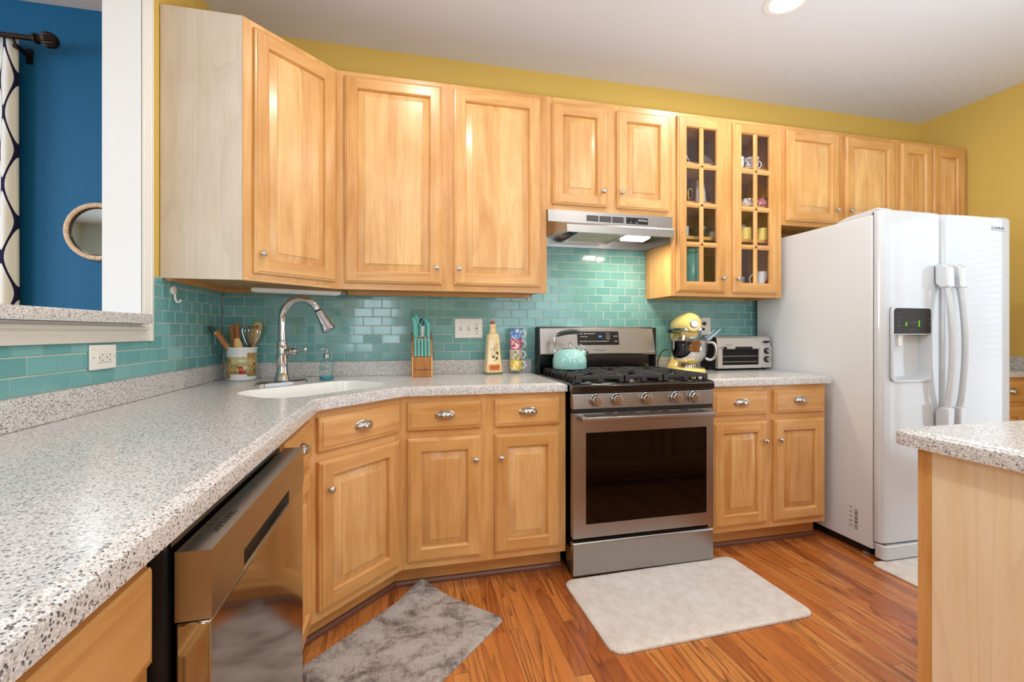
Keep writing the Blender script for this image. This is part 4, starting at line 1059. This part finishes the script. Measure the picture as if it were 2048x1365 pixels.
big_knife('turquoise knife handle at the rear right of the block', .026, .052, Z0_+.238, .092, .0112, .02)
big_knife('small turquoise knife handle left of the shears', -.008, .006, Z0_+.217, .075, .006)
big_knife('small turquoise knife handle right of the shears', .017, .006, Z0_+.217, .068, .006)
ks = thing('kitchen_shears', 'steel and turquoise kitchen shears in the middle of the block', 'scissors', (kbx+.005, kby+.022, Z0_+.226), 0)
MB().box(-.006, .006, -.002, .002, -.03, .05).build('blades', NICKEL, ks)
for sgn in (-1, 1): MB().tube([(sgn*.006+.009*math.cos(a), .008+.0*a, .062+.026*math.sin(a)) for a in [2*PI*k/20 for k in range(20)]], .0035, 8, closed=True).build('finger_loop', BLACKM if sgn < 0 else TURQH, ks)

# ------------------------------------------------------------------ oil bottle, mug rack and mugs
ob = thing('oil_bottle', 'cream ceramic olive oil bottle with painted olives and OLIO label', 'bottle', (1.432, -.085, .9166), .10)
def sq(h, z, r): return [(x, y, z) for x, y in rrect(-h, h, -h*.8, h*.8, r, 4)]
MB().rings([sq(.046, 0, .006), sq(.0475, .003, .006), sq(.0465, .012, .006)], 0, True, True, True).build('green_foot', plain('olive_green_glaze', (104, 112, 62), .25, coat=.4), ob)
MB().rings([sq(.0462, .0125, .006), sq(.045, .04, .008), sq(.036, .195, .012), sq(.033, .222, .013), sq(.028, .232, .013), sq(.020, .240, .013), sq(.0175, .262, .013), sq(.0165, .268, .013), sq(.019, .272, .014), sq(.019, .284, .014), sq(.017, .287, .013)], 0, True, True, True).build('bottle_body', CREAMC, ob)
MB().lathe([(.0125, .287), (.014, .300), (.0125, .305), (.004, .307)], n=18).build('stopper', plain('cork_red_brown', (172, 96, 60), .6), ob)
MB().tube([(0, 0, .305), (0, 0, .322), (.001, -.004, .335)], .0032, 8).build('pour_spout', NICKEL, ob)
bl_ = math.atan2(.010*.8, .155)
lb = MB().prism([(-.033, .024), (-.0325, .034), (-.034, .050), (-.028, .056), (.028, .056), (.034, .050), (.0325, .034), (.033, .024), (.028, .021), (-.028, .021)], 'y', -.0383, -.0360).build('label', plain('orange_label', (222, 120, 52), .3, coat=.3), ob)
text('OLIO', .019, INK, lb, (0, -.0386, .0385), R2, sx=1.05)
deco = MB(); leaf = MB()
def face_y(z): return -(.0462-(z-.0125)*.0665)*.8-.0012
for (x0, z0, x1, z1) in ((-.004, .188, .0, .150), (.0, .150, -.012, .128), (.0, .150, .016, .128), (.0, .150, .004, .105), (.0, .15, .014, .166)):
    deco.tube([(x0, face_y(z0), z0), ((x0+x1)/2+.002, face_y((z0+z1)/2), (z0+z1)/2), (x1, face_y(z1), z1)], .0011, 5)
for x, z in ((.018, .122), (-.006, .100), (.014, .092)): deco.ball((x, face_y(z), z), (.0075, .0022, .0095), 10)
for x, z, a in ((-.016, .144, .6), (.016, .150, -.7), (-.014, .116, .9), (.022, .112, -.4), (.002, .080, .4), (.018, .170, -1)):
    leaf.prism([(x-.009*math.cos(a), z-.009*math.sin(a)), (x-.003*math.sin(a), z+.003*math.cos(a)), (x+.009*math.cos(a), z+.009*math.sin(a)), (x+.003*math.sin(a), z-.003*math.cos(a))], 'y', face_y(z)-.0006, face_y(z)+.003)
deco.build('painted_olives', plain('olive_paint', (70, 48, 56), .3, coat=.4), ob); leaf.build('painted_leaves', plain('leaf_paint', (146, 138, 62), .35, coat=.4), ob)

mgx, mgy = 1.573, -.072
mr = thing('mug_rack', 'thin wire rack holding four stacked printed mugs', 'rack', (mgx, mgy, .9166))
for a in (va_ for va_ in (-2.45, -1.2, .8, 2.2)):
    c, s = math.cos(a), math.sin(a)
    MB().tube([(.052*c, .052*s, .0022), (.044*c, .044*s, .008), (.0415*c, .0415*s, .02), (.0415*c, .0415*s, .262)], .0013, 6).build('upright_wire', NICKEL, mr)
for z in (.016, .262): MB().tube([(.0415*math.cos(a), .0415*math.sin(a), z) for a in [2*PI*k/32 for k in range(32)]], .0013, 6, closed=True).build('ring_wire', BRONZE if z > .1 else NICKEL, mr)
def mug(label, loc, rz, r, h, mat, group=None, taper=.92, handle=True, hr=.018, cat='mug', inner=CERAM, hz=.5, name='mug', hm=None):
    t = thing(name, label, cat, loc, rz, group)
    MB().lathe([(r*taper*.92, 0), (r*taper, .002), (r, h*.96), (r, h), (r-.003, h), (r*taper-.003, .005), (.001, .004)], n=28).build('cup_body', mat, t)
    if handle:
        pts = [(r*.97+hr*1.1*math.sin(a), 0, h*hz+hr*1.15*math.cos(a)) for a in [PI*k/14 for k in range(15)]]
        MB().tube(pts, .0042, 8, flat=.8).build('handle', hm or inner, t)
    return t
for k, (mm, lb) in enumerate(zip(MUGMATS, ('yellow floral mug at the bottom of the wire rack', 'pale pink palm-tree mug, second from the bottom of the rack', 'pink and red floral mug, third from the bottom of the rack', 'blue and purple patterned mug at the top of the wire rack'))):
    mug(lb, (mgx, mgy, .9166+.019+k*.0605), -.35, .0385, .060, mm, 'mugs in the wire rack')

# ------------------------------------------------------------------ kettle
kt = thing('kettle', 'turquoise enamel whistling kettle on the left rear burner', 'kettle', (1.846, -.240, .9506), -.42)
MB().lathe([(.080, 0), (.092, .002), (.0955, .010), (.0965, .045), (.0945, .062), (.086, .082), (.070, .099), (.052, .110), (.046, .1125)], n=48).build('kettle_body', TURQ, kt)
MB().lathe([(.047, .112), (.047, .116), (.040, .119), (.020, .123), (.008, .124), (.006, .126), (.0055, .138), (.011, .147), (.0115, .150), (.002, .151)], n=28).build('lid', CHROME, kt)
MB().lathe([(.024, 0), (.020, .02), (.0165, .036), (.0155, .040)], (.060, 0, .074), (.78, 0, .62), 20).build('spout', TURQ, kt)
wh = MB().lathe([(.0165, .038), (.0165, .046), (.006, .049)], (.060, 0, .074), (.78, 0, .62), 16); wh.tube([(.088, 0, .112), (.074, 0, .128), (.060, 0, .140)], .003, 6)
wh.build('whistle_cap', NICKEL, kt)
for sgn in (-1, 1):
    MB().tube(bez([(-.082, sgn*.011, .086), (-.084, sgn*.011, .115), (-.083, sgn*.011, .160), (-.074, sgn*.011, .188), (-.058, sgn*.011, .194)], 24), .0042, 8).build('handle_rod', CHROME, kt)
MB().box(-.090, -.066, -.018, .018, .078, .092).build('handle_bracket', CHROME, kt, bevel=.003)
gp_ = bez([(-.070, 0, .189), (-.045, 0, .200), (-.005, 0, .208), (.035, 0, .208), (.060, 0, .204)], 24)
MB().tube(gp_, [.009+.004*math.sin(PI*k/(len(gp_)-1)) for k in range(len(gp_))], 12, flat=1.3).build('handle_grip', plain('dark_grey_grip', (72, 72, 74), .3, .3, .3), kt)

# ------------------------------------------------------------------ stand mixer
mx = thing('stand_mixer', 'pale yellow stand mixer with steel bowl between range and toaster oven', 'mixer', (2.612, -.212, .9166), -.29)
def oval(x, y, rx, ry, z, n=28, p=2.4):
    out = []
    for j in range(n):
        a = 2*PI*j/n; c, s = math.cos(a), math.sin(a)
        out.append((x+rx*abs(c)**(2/p)*(1 if c > 0 else -1), y+ry*abs(s)**(2/p)*(1 if s > 0 else -1), z))
    return out
MB().rings([oval(0, .012, .098, .168, 0), oval(0, .012, .101, .172, .004), oval(0, .012, .101, .172, .016), oval(0, .012, .094, .165, .026), oval(0, .012, .080, .150, .031)], 0, True, True, True).build('base', YELE, mx)
MB().rings([oval(0, .115, .078, .070, .026), oval(0, .120, .062, .056, .05), oval(0, .124, .052, .046, .09), oval(0, .126, .050, .044, .15), oval(0, .122, .056, .050, .20), oval(0, .112, .058, .060, .232)], 0, True, True, True).build('pedestal', YELE, mx)
# motor head: sections along y
hs = []
for y, rx, zc, rz_ in ((.175, .016, .277, .020), (.170, .040, .277, .044), (.155, .055, .279, .058), (.12, .063, .282, .064), (.06, .066, .286, .066), (-.02, .066, .290, .070), (-.08, .062, .290, .068), (-.115, .054, .288, .060), (-.135, .044, .286, .050), (-.140, .036, .285, .042)):
    hs.append([(rx*math.cos(2*PI*j/28), y, zc+rz_*math.sin(2*PI*j/28)*(1 if math.sin(2*PI*j/28) > 0 else .85)) for j in range(28)])
hdm = MB().rings(hs, 0, True, True, True).build('motor_head', YELE, mx)
bd_ = []
for y, rx in ((.158, .058), (.06, .0685), (-.02, .0685), (-.08, .0645), (-.115, .0565), (-.130, .046)):
    bd_.append((rx, y))
band = [(x, y) for x, y in bd_] + [(-x, y) for x, y in reversed(bd_)]
bdo = MB().prism(band[::-1], 'z', .2515, .2665).build('trim_band', NICKEL, mx)
text('KitchenAid', .0165, INK, bdo, (-.0690, -.028, .259), (PI/2, 0, -PI/2), sx=1.15)
text('KitchenAid', .0125, INK, bdo, (0, -.1306, .259), R2)
MB().lathe([(.0, 0)] and [(.024, 0), (.024, .008), (.021, .012), (.004, .013)], (0, -.138, .290), (0, -1, 0), 24).build('attachment_hub', NICKEL, mx)
MB().lathe([(.006, 0), (.006, .012), (.0105, .016), (.0115, .026), (.004, .030)], (.050, -.105, .292), (1, -.3, 0), 16).build('hub_knob', BLACKM, mx)
MB().lathe([(.006, 0), (.010, .01), (.0095, .022), (.003, .026)], (-.066, .07, .248), (-1, .1, 0), 14).build('speed_lever', BLACKM, mx)
MB().box(-.0645, -.0615, .030, .036, .278, .294).build('lock_slot', BLACKM, mx)
MB().box(.052, .082, -.085, -.055, .252, .268).build('lock_lever', BLACKM, mx, bevel=.004)
MB().lathe([(.048, .212), (.050, .222), (.048, .2505)], (0, -.060, 0), n=28).build('planetary_hub', YELE, mx)
MB().lathe([(.049, .205), (.049, .2118)], (0, -.060, 0), n=28).build('planetary_ring', CHROME, mx)
by_ = -.045
MB().lathe([(.044, .031), (.046, .046), (.044, .050), (.054, .056), (.080, .076), (.097, .104), (.104, .140), (.105, .185), (.107, .1885), (.107, .1915), (.104, .192), (.102, .184), (.101, .140), (.094, .106), (.078, .080), (.05, .060), (.002, .058)], (0, by_, 0), n=48).build('bowl', CHROME, mx)
hp = bez([(.094, 0, .178), (.120, 0, .182), (.142, 0, .172), (.150, 0, .135), (.142, 0, .095), (.118, 0, .078), (.092, 0, .088)], 36)
MB().tube([(p.x*math.cos(-.35)-0*1, by_+p.x*math.sin(-.35), p.z) for p in hp], .0075, 10, flat=1.2).build('bowl_handle', NICKEL, mx)
sh = MB().lathe([(.1025, .190), (.1035, .196), (.085, .222), (.060, .226)], (0, by_, 0), n=40, cap0=False, cap1=False)
sh.prism([(.080, .196), (.165, .262), (.172, .262), (.104, .192)], 'y', by_-.055, by_-.052).prism([(.080, .196), (.165, .262), (.172, .262), (.104, .192)], 'y', by_+.022, by_+.025)
sh.prism([(.100, .192), (.104, .192), (.172, .262), (.168, .262)], 'y', by_-.052, by_+.022)
sh.build('pouring_shield', SHIELD, mx)
MB().tube(bez([(-.035, .145, .012), (-.09, .130, .0035), (-.132, .105, .006), (-.150, .085, .045), (-.132, .095, .100), (-.105, .11, .125), (-.075, .125, .13)], 40), .0032, 8).build('power_cord', BLACKM, mx)
# ------------------------------------------------------------------ toaster oven
to = thing('toaster_oven', 'silver and black toaster oven with two knobs beside the refrigerator', 'toaster oven', (2.838, -.035, .9166))
TW = .398; TF = -.170; TH = .213
MB().prism([(0, .014), (0, TH-.02), (-.02, TH), (TF+.03, TH), (TF+.012, TH-.012), (TF+.006, .014)], 'x', .004, TW-.004).build('shell', BLACKM, to, bevel=.003)
MB().prism([(-.008, TH-.004), (-.02, TH+.002), (TF+.030, TH+.002), (TF+.012, TH-.010), (TF+.006, TH-.062), (TF+.010, TH-.062), (TF+.016, TH-.012), (TF+.032, TH-.002)], 'x', .002, TW-.002).build('top_cover', TOASTM, to)
ff = MB(); panel_hole(ff, .0, .322, .014, TH-.062, .034, .302, .034, TH-.078, TF-.002, TF+.02)
dr = ff.build('door', TOASTM, to, bevel=.003)
MB().box(.032, .304, TF+.006, TF+.009, .032, TH-.076).build('door_window', OVENGL, dr)
rk = MB()
for z in (.052, .088): rk.box(.04, .296, TF+.0045, TF+.0058, z, z+.0035)
rk.build('wire_rack', NICKEL, dr)
hdl = MB().tube([(.030, TF-.022, TH-.070), (.292, TF-.022, TH-.070)], .0075, 10, 1)
for x in (.075, .262): hdl.tube([(x-.030, TF-.022, TH-.070), (x+.030, TF-.022, TH-.070)], .0082, 10, 0)
hdl.box(.052, .064, TF-.022, TF, TH-.076, TH-.064, 1).box(.27, .282, TF-.022, TF, TH-.076, TH-.064, 1)
hdl.build('door_handle', [TOASTM, BLACKM], dr)
cpo = MB().box(.3235, TW, TF-.002, TF+.02, .014, TH-.062).build('control_panel', TOASTM, to, bevel=.003)
for z in (.122, .068):
    MB().lathe([(.0195, 0), (.0195, .010), (.017, .013)], (.360, TF-.002, z), (0, -1, 0), 24).build('dial_ring', BLACKM, cpo)
    MB().lathe([(.0135, .010), (.0130, .022), (.002, .0225)], (.360, TF-.002, z), (0, -1, 0), 20).build('dial', NICKEL, cpo)
MB().box(.352, .376, TF-.010, TF+.006, TH-.040, TH-.026).box(.335, .352, TF-.001, TF+.006, TH-.036, TH-.031).build('toast_lever', BLACKM, to, bevel=.002)
text('toaster oven', .010, INKG, to, (.085, TF+.0050, TH-.052), (PI/2-.08, 0, 0))
for x in (.03, TW-.03):
    for y in (-.03, TF+.03): MB().cyl((x, y, .0), (x, y, .0145), .011).build('rubber_foot', BLACKM, to)

# ------------------------------------------------------------------ wall plates and hook
op = thing('wall_outlet', 'white double outlet plate on the teal tiles under the pass-through ledge', 'outlet', (.0092, -.9725, 1.079))
MB().box(0, .007, -.0625, .0625, -.0385, .0385).build('cover_plate', PLASTW, op, bevel=.003)
oc = MB().box(.0065, .0098, -.034, .034, -.0165, .0165).build('receptacle', CREAM, op, bevel=.002)
so = MB()
for y in (-.018, .018):
    so.box(.0094, .0101, y-.010, y-.007, -.004, .002); so.box(.0094, .0101, y+.003, y+.008, .006, .009); so.box(.0094, .0101, y+.003, y+.008, -.011, -.008)
so.build('socket_slots', BLACKM, oc)
MB().lathe([(.0025, 0), (.002, .001)], (.0070, -.050, 0), (1, 0, 0), 10).build('screw', NICKEL, op); MB().lathe([(.0025, 0), (.002, .001)], (.0070, .050, 0), (1, 0, 0), 10).build('screw', NICKEL, op)
sw = thing('switch_plate', 'white wall plate with two toggle switches and an outlet above the counter', 'switch', (1.3015, -.0092, 1.1805))
MB().box(-.0815, .0815, -.007, 0, -.0575, .0575).build('cover_plate', PLASTW, sw, bevel=.003)
for x in (-.046, 0.):
    MB().box(x-.0055, x+.0055, -.0078, -.0065, -.012, .012).build('switch_slot', GREYP, sw); MB().prism([(-.0070, -.008), (-.0175, .006), (-.0175, .010), (-.0070, .006)], 'x', x-.004, x+.004).build('toggle', PLASTW, sw)
    for z in (-.030, .030): MB().lathe([(.0025, 0), (.002, .001)], (x, -.0070, z), (0, -1, 0), 10).build('screw', NICKEL, sw)
rc_ = MB().box(.030, .063, -.0085, -.0065, -.034, .034).build('receptacle', PLASTW, sw, bevel=.001)
so = MB()
for z in (.019, -.019): so.box(.039, .0415, -.0092, -.0084, z, z+.010).box(.051, .0535, -.0092, -.0084, z, z+.010).box(.044, .049, -.0092, -.0084, z-.012, z-.006)
so.box(.040, .053, -.0092, -.0084, -.003, .003); so.build('socket_slots', BLACKM, rc_)
o2 = thing('wall_outlet', 'white outlet plate on the tiles half hidden behind the stand mixer', 'outlet', (2.895, -.0092, 1.198))
MB().box(-.036, .036, -.007, 0, -.0575, .0575).build('cover_plate', PLASTW, o2, bevel=.003)
MB().box(-.017, .017, -.0085, -.0065, -.034, .034).build('receptacle', PLASTW, o2, bevel=.001)
wk = thing('wall_hook', 'small white round adhesive hook on the teal tiles under the corner cabinet', 'hook', (.0092, -.530, 1.320))
MB().lathe([(.019, 0), (.019, .006), (.017, .008), (.002, .0085)], (0, 0, .010), (1, 0, 0), 28).build('disc', PLASTW, wk)
MB().tube(bez([(.006, .003, -.005), (.008, .003, -.026), (.011, .008, -.036), (.014, .018, -.037), (.017, .029, -.028)], 24), .0042, 8).build('hook_arm', PLASTW, wk)

# ------------------------------------------------------------------ dining room beyond the pass-through
rod = thing('curtain_rod', 'dark bronze curtain rod with ribbed finial on the blue wall', 'curtain rod', (-.735, -.10, 2.528))
MB().tube([(0, 0, 0), (-1.6, 0, 0)], .0122, 16).build('rod', BRONZE, rod)
fin = MB(); prf = [(.0122, -.012), (.023, -.006), (.0238, .002), (.014, .008), (.011, .016)]
fin.lathe(prf, (0, 0, 0), (1, 0, 0), 24)
rs = []; n = 48
for x, r in ((.013, .011), (.019, .020), (.031, .029), (.046, .0335), (.062, .032), (.075, .025), (.084, .013), (.086, .004)):
    rs.append([(x, r*(1+.07*math.cos(14*2*PI*j/n))*math.cos(2*PI*j/n), r*(1+.07*math.cos(14*2*PI*j/n))*math.sin(2*PI*j/n)) for j in range(n)])
fin.rings(rs, 0, True, True, True); fin.build('finial', BRONZE, rod)
MB().box(-.098, -.080, .008, .098, -.045, -.030).box(-.100, -.078, .088, .099, -.075, -.005).tube([(-.089, .012, -.034), (-.089, .0, -.014)], .006, 8).build('bracket', BRONZE, rod)
cu = MB(); nu, nv = 120, 24; x0, x1 = -1.75, -.826; vs = []
uv = []
for j in range(nv+1):
    for i in range(nu+1):
        u, v = i/nu, j/nv; z = 2.548-2.48*v
        x = x0+(x1-x0)*u; ph = u*2*PI*7
        vs.append((x+.006*math.sin(ph*.5+3*v), -.066+(.024+.006*v)*math.sin(ph+.6*math.sin(2*v)), z)); uv.append((u*1.9, z))
fs = [(j*(nu+1)+i, j*(nu+1)+i+1, (j+1)*(nu+1)+i+1, (j+1)*(nu+1)+i) for j in range(nv) for i in range(nu)]
cu.add(vs, fs); co_ = cu.build('curtain', CURT, solid=.002)
ul = co_.data.uv_layers.new(name='UVMap')
for lp in co_.data.loops: ul.data[lp.index].uv = uv[lp.vertex_index]
tag(co_, 'white curtain with navy ogee lines hanging on the blue wall', 'curtain')
mi = thing('rope_mirror', 'round mirror with a twisted rope frame on the blue wall', 'mirror', (-.540, -.002, 1.655))
MB().lathe([(.118, 0), (.118, .008), (.001, .0082)], (0, 0, 0), (0, -1, 0), 48).build('mirror_glass', MIRROR, mi)
MB().lathe([(.116, .0082), (.116, .016), (.124, .018), (.124, 0)], (0, 0, 0), (0, -1, 0), 48, cap0=False, cap1=False).build('inner_rim', BRONZE, mi)
for k in range(3):
    pts = []
    for j in range(360):
        a = 2*PI*j/360; tw = a*22+k*2*PI/3; R = .131+.0062*math.cos(tw)
        pts.append((R*math.cos(a), -.013-.0062*math.sin(tw), R*math.sin(a)))
    MB().tube(pts, .0068, 7, closed=True).build('rope_strand', ROPE, mi)

# ------------------------------------------------------------------ dishes behind the glass doors
G = 'dishes in the glass-door cabinet'
S0, S1, S2, S3 = 1.4006, 1.7378, 1.9473, 2.1823
PURP = plain('grey_ceramic', (150, 150, 158), .25, coat=.4)
YMUG = plain('yellow_mug_glaze', (238, 214, 120), .2, coat=.5)
REDC = confetti('red_white_print', [(236, 234, 230), (190, 40, 50), (240, 238, 236), (150, 150, 160), (238, 236, 232)], 70.)
BLUP = confetti('white_printed_china', [(238, 238, 238), (240, 240, 240), (150, 150, 170), (238, 238, 236), (236, 236, 236), (200, 150, 150)], 80.)
PINKP = confetti('pink_printed_china', [(200, 90, 130), (236, 220, 220), (120, 60, 90), (220, 140, 160), (60, 90, 70)], 80.)
DBOWL = plain('dark_bowl_glaze', (40, 42, 40), .25, coat=.4)
c = thing('canister', 'tall teal glass canister on the bottom shelf of the glass cabinet', 'jar', (2.662, -.205, S0), 0, G)
MB().lathe([(.050, 0), (.054, .004), (.054, .225), (.048, .24), (.0, .241)], n=32).build('jar', TEALGL, c); MB().lathe([(.051, .2415), (.053, .246), (.053, .262), (.045, .268), (.002, .269)], n=32).build('lid', TEALGL, c)
p = thing('serving_platter', 'shiny round platter standing on edge on the bottom glass cabinet shelf', 'platter', (2.835, -.150, S0+.1225), 0, G)
MB().lathe([(.002, .004), (.085, .004), (.116, .012), (.122, .013), (.122, .010), (.10, .002), (.002, .0)], (0, 0, 0), (-.30, -.92, .25), 48).build('platter_dish', CHROME, p)
mug('white cup upside down on the bottom shelf, right glass door', (3.035, -.225, S0), 0, .040, .042, CERAM, G, handle=False, name='cup', cat='cup')
mug('red and white cup under the white mug on the bottom shelf', (3.158, -.218, S0), 0, .040, .045, REDC, G, handle=False, name='cup', cat='cup')
m_ = mug('white mug with red tree stacked on the bottom shelf, right glass door', (3.152, -.218, S0+.0455), PI-.35, .040, .096, CERAM, G, 1.0, True, .032, hz=.5)
MB().prism([(-.012, .012), (.020, .012), (.005, .052)], 'y', -.0412, -.036).build('red_tree', RED, m_, loc=(.0, .0, 0), rz=-(PI-.35)-.15)
mug('grey pitcher at the back of the bottom shelf, right glass door', (3.055, -.115, S0), PI/2, .046, .118, PURP, G, .9, name='pitcher', cat='pitcher')
mug('dark bowl on the second shelf, left glass door', (2.712, -.205, S1), 0, .066, .058, DBOWL, G, .55, False, inner=DBOWL, name='bowl', cat='bowl')
mug('pale blue tumbler at the left end of the second shelf', (2.590, -.222, S1), 0, .028, .060, plain('pale_blue_glaze', (150, 190, 205), .15, coat=.5), G, handle=False, name='tumbler', cat='glass')
mug('white cup right of the dark bowl, second shelf', (2.806, -.205, S1), .6, .030, .042, CERAM, G, name='cup', cat='cup')
mug('yellow mug on the second shelf, left of the pair', (3.020, -.225, S1), 2.2, .037, .074, YMUG, G, 1.)
mug('yellow mug on the second shelf, right of the pair, white handle showing', (3.148, -.228, S1), -.15, .034, .078, YMUG, G, 1., hr=.024)
mug('clear tumbler behind the yellow mugs on the second shelf', (3.085, -.100, S1), 0, .038, .120, plain('frosted_glass', (190, 196, 200), .1, coat=.6), G, handle=False, name='tumbler', cat='glass')
sp_ = thing('steel_pot', 'stainless steel coffee pot with side handles on the third shelf', 'pot', (2.712, -.190, S2), 0, G)
MB().lathe([(.064, 0), (.069, .004), (.067, .06), (.058, .115), (.053, .132), (.055, .137), (.002, .138)], n=36).build('pot_body', NICKEL, sp_)
MB().tube(bez([(-.056, -.01, .095), (-.082, -.015, .085), (-.080, -.015, .035), (-.060, -.01, .022)], 18), .0055, 8).build('handle', plain('brass', (196, 160, 90), .25, 1.), sp_)
MB().tube([(.055, -.01, .08), (.075, -.015, .082), (.088, -.018, .080)], .006, 8).build('side_knob', NICKEL, sp_)
mug('small printed bowl on the third shelf, right glass door', (3.040, -.225, S2), 0, .042, .046, BLUP, G, handle=False, name='bowl', cat='bowl')
mug('pink patterned cup on the third shelf, right glass door', (3.160, -.215, S2), 1.5, .034, .058, PINKP, G, name='cup', cat='cup')
mug('white china cup with printed rim on the top shelf, handle to the right', (3.068, -.225, S3), -.2, .044, .072, BLUP, G, .85, True, .019, name='cup', cat='cup')
mug('white china cup at the left edge of the right glass door, top shelf', (2.968, -.225, S3), 1.5, .038, .066, BLUP, G, .85, name='cup', cat='cup')
mug('white teapot-shaped china with green leaf at the left of the top shelf', (2.585, -.205, S3), 0, .034, .050, BLUP, G, .7, name='cup', cat='cup')
pp = thing('plate', 'pale plate leaning on the top shelf behind the left glass door', 'plate', (2.80, -.140, S3+.062), 0, G)
MB().lathe([(.002, .003), (.045, .003), (.060, .008), (.062, .008), (.045, 0), (.002, 0)], (0, 0, 0), (.2, -.85, .5), 40).build('plate_dish', CERAM, pp)
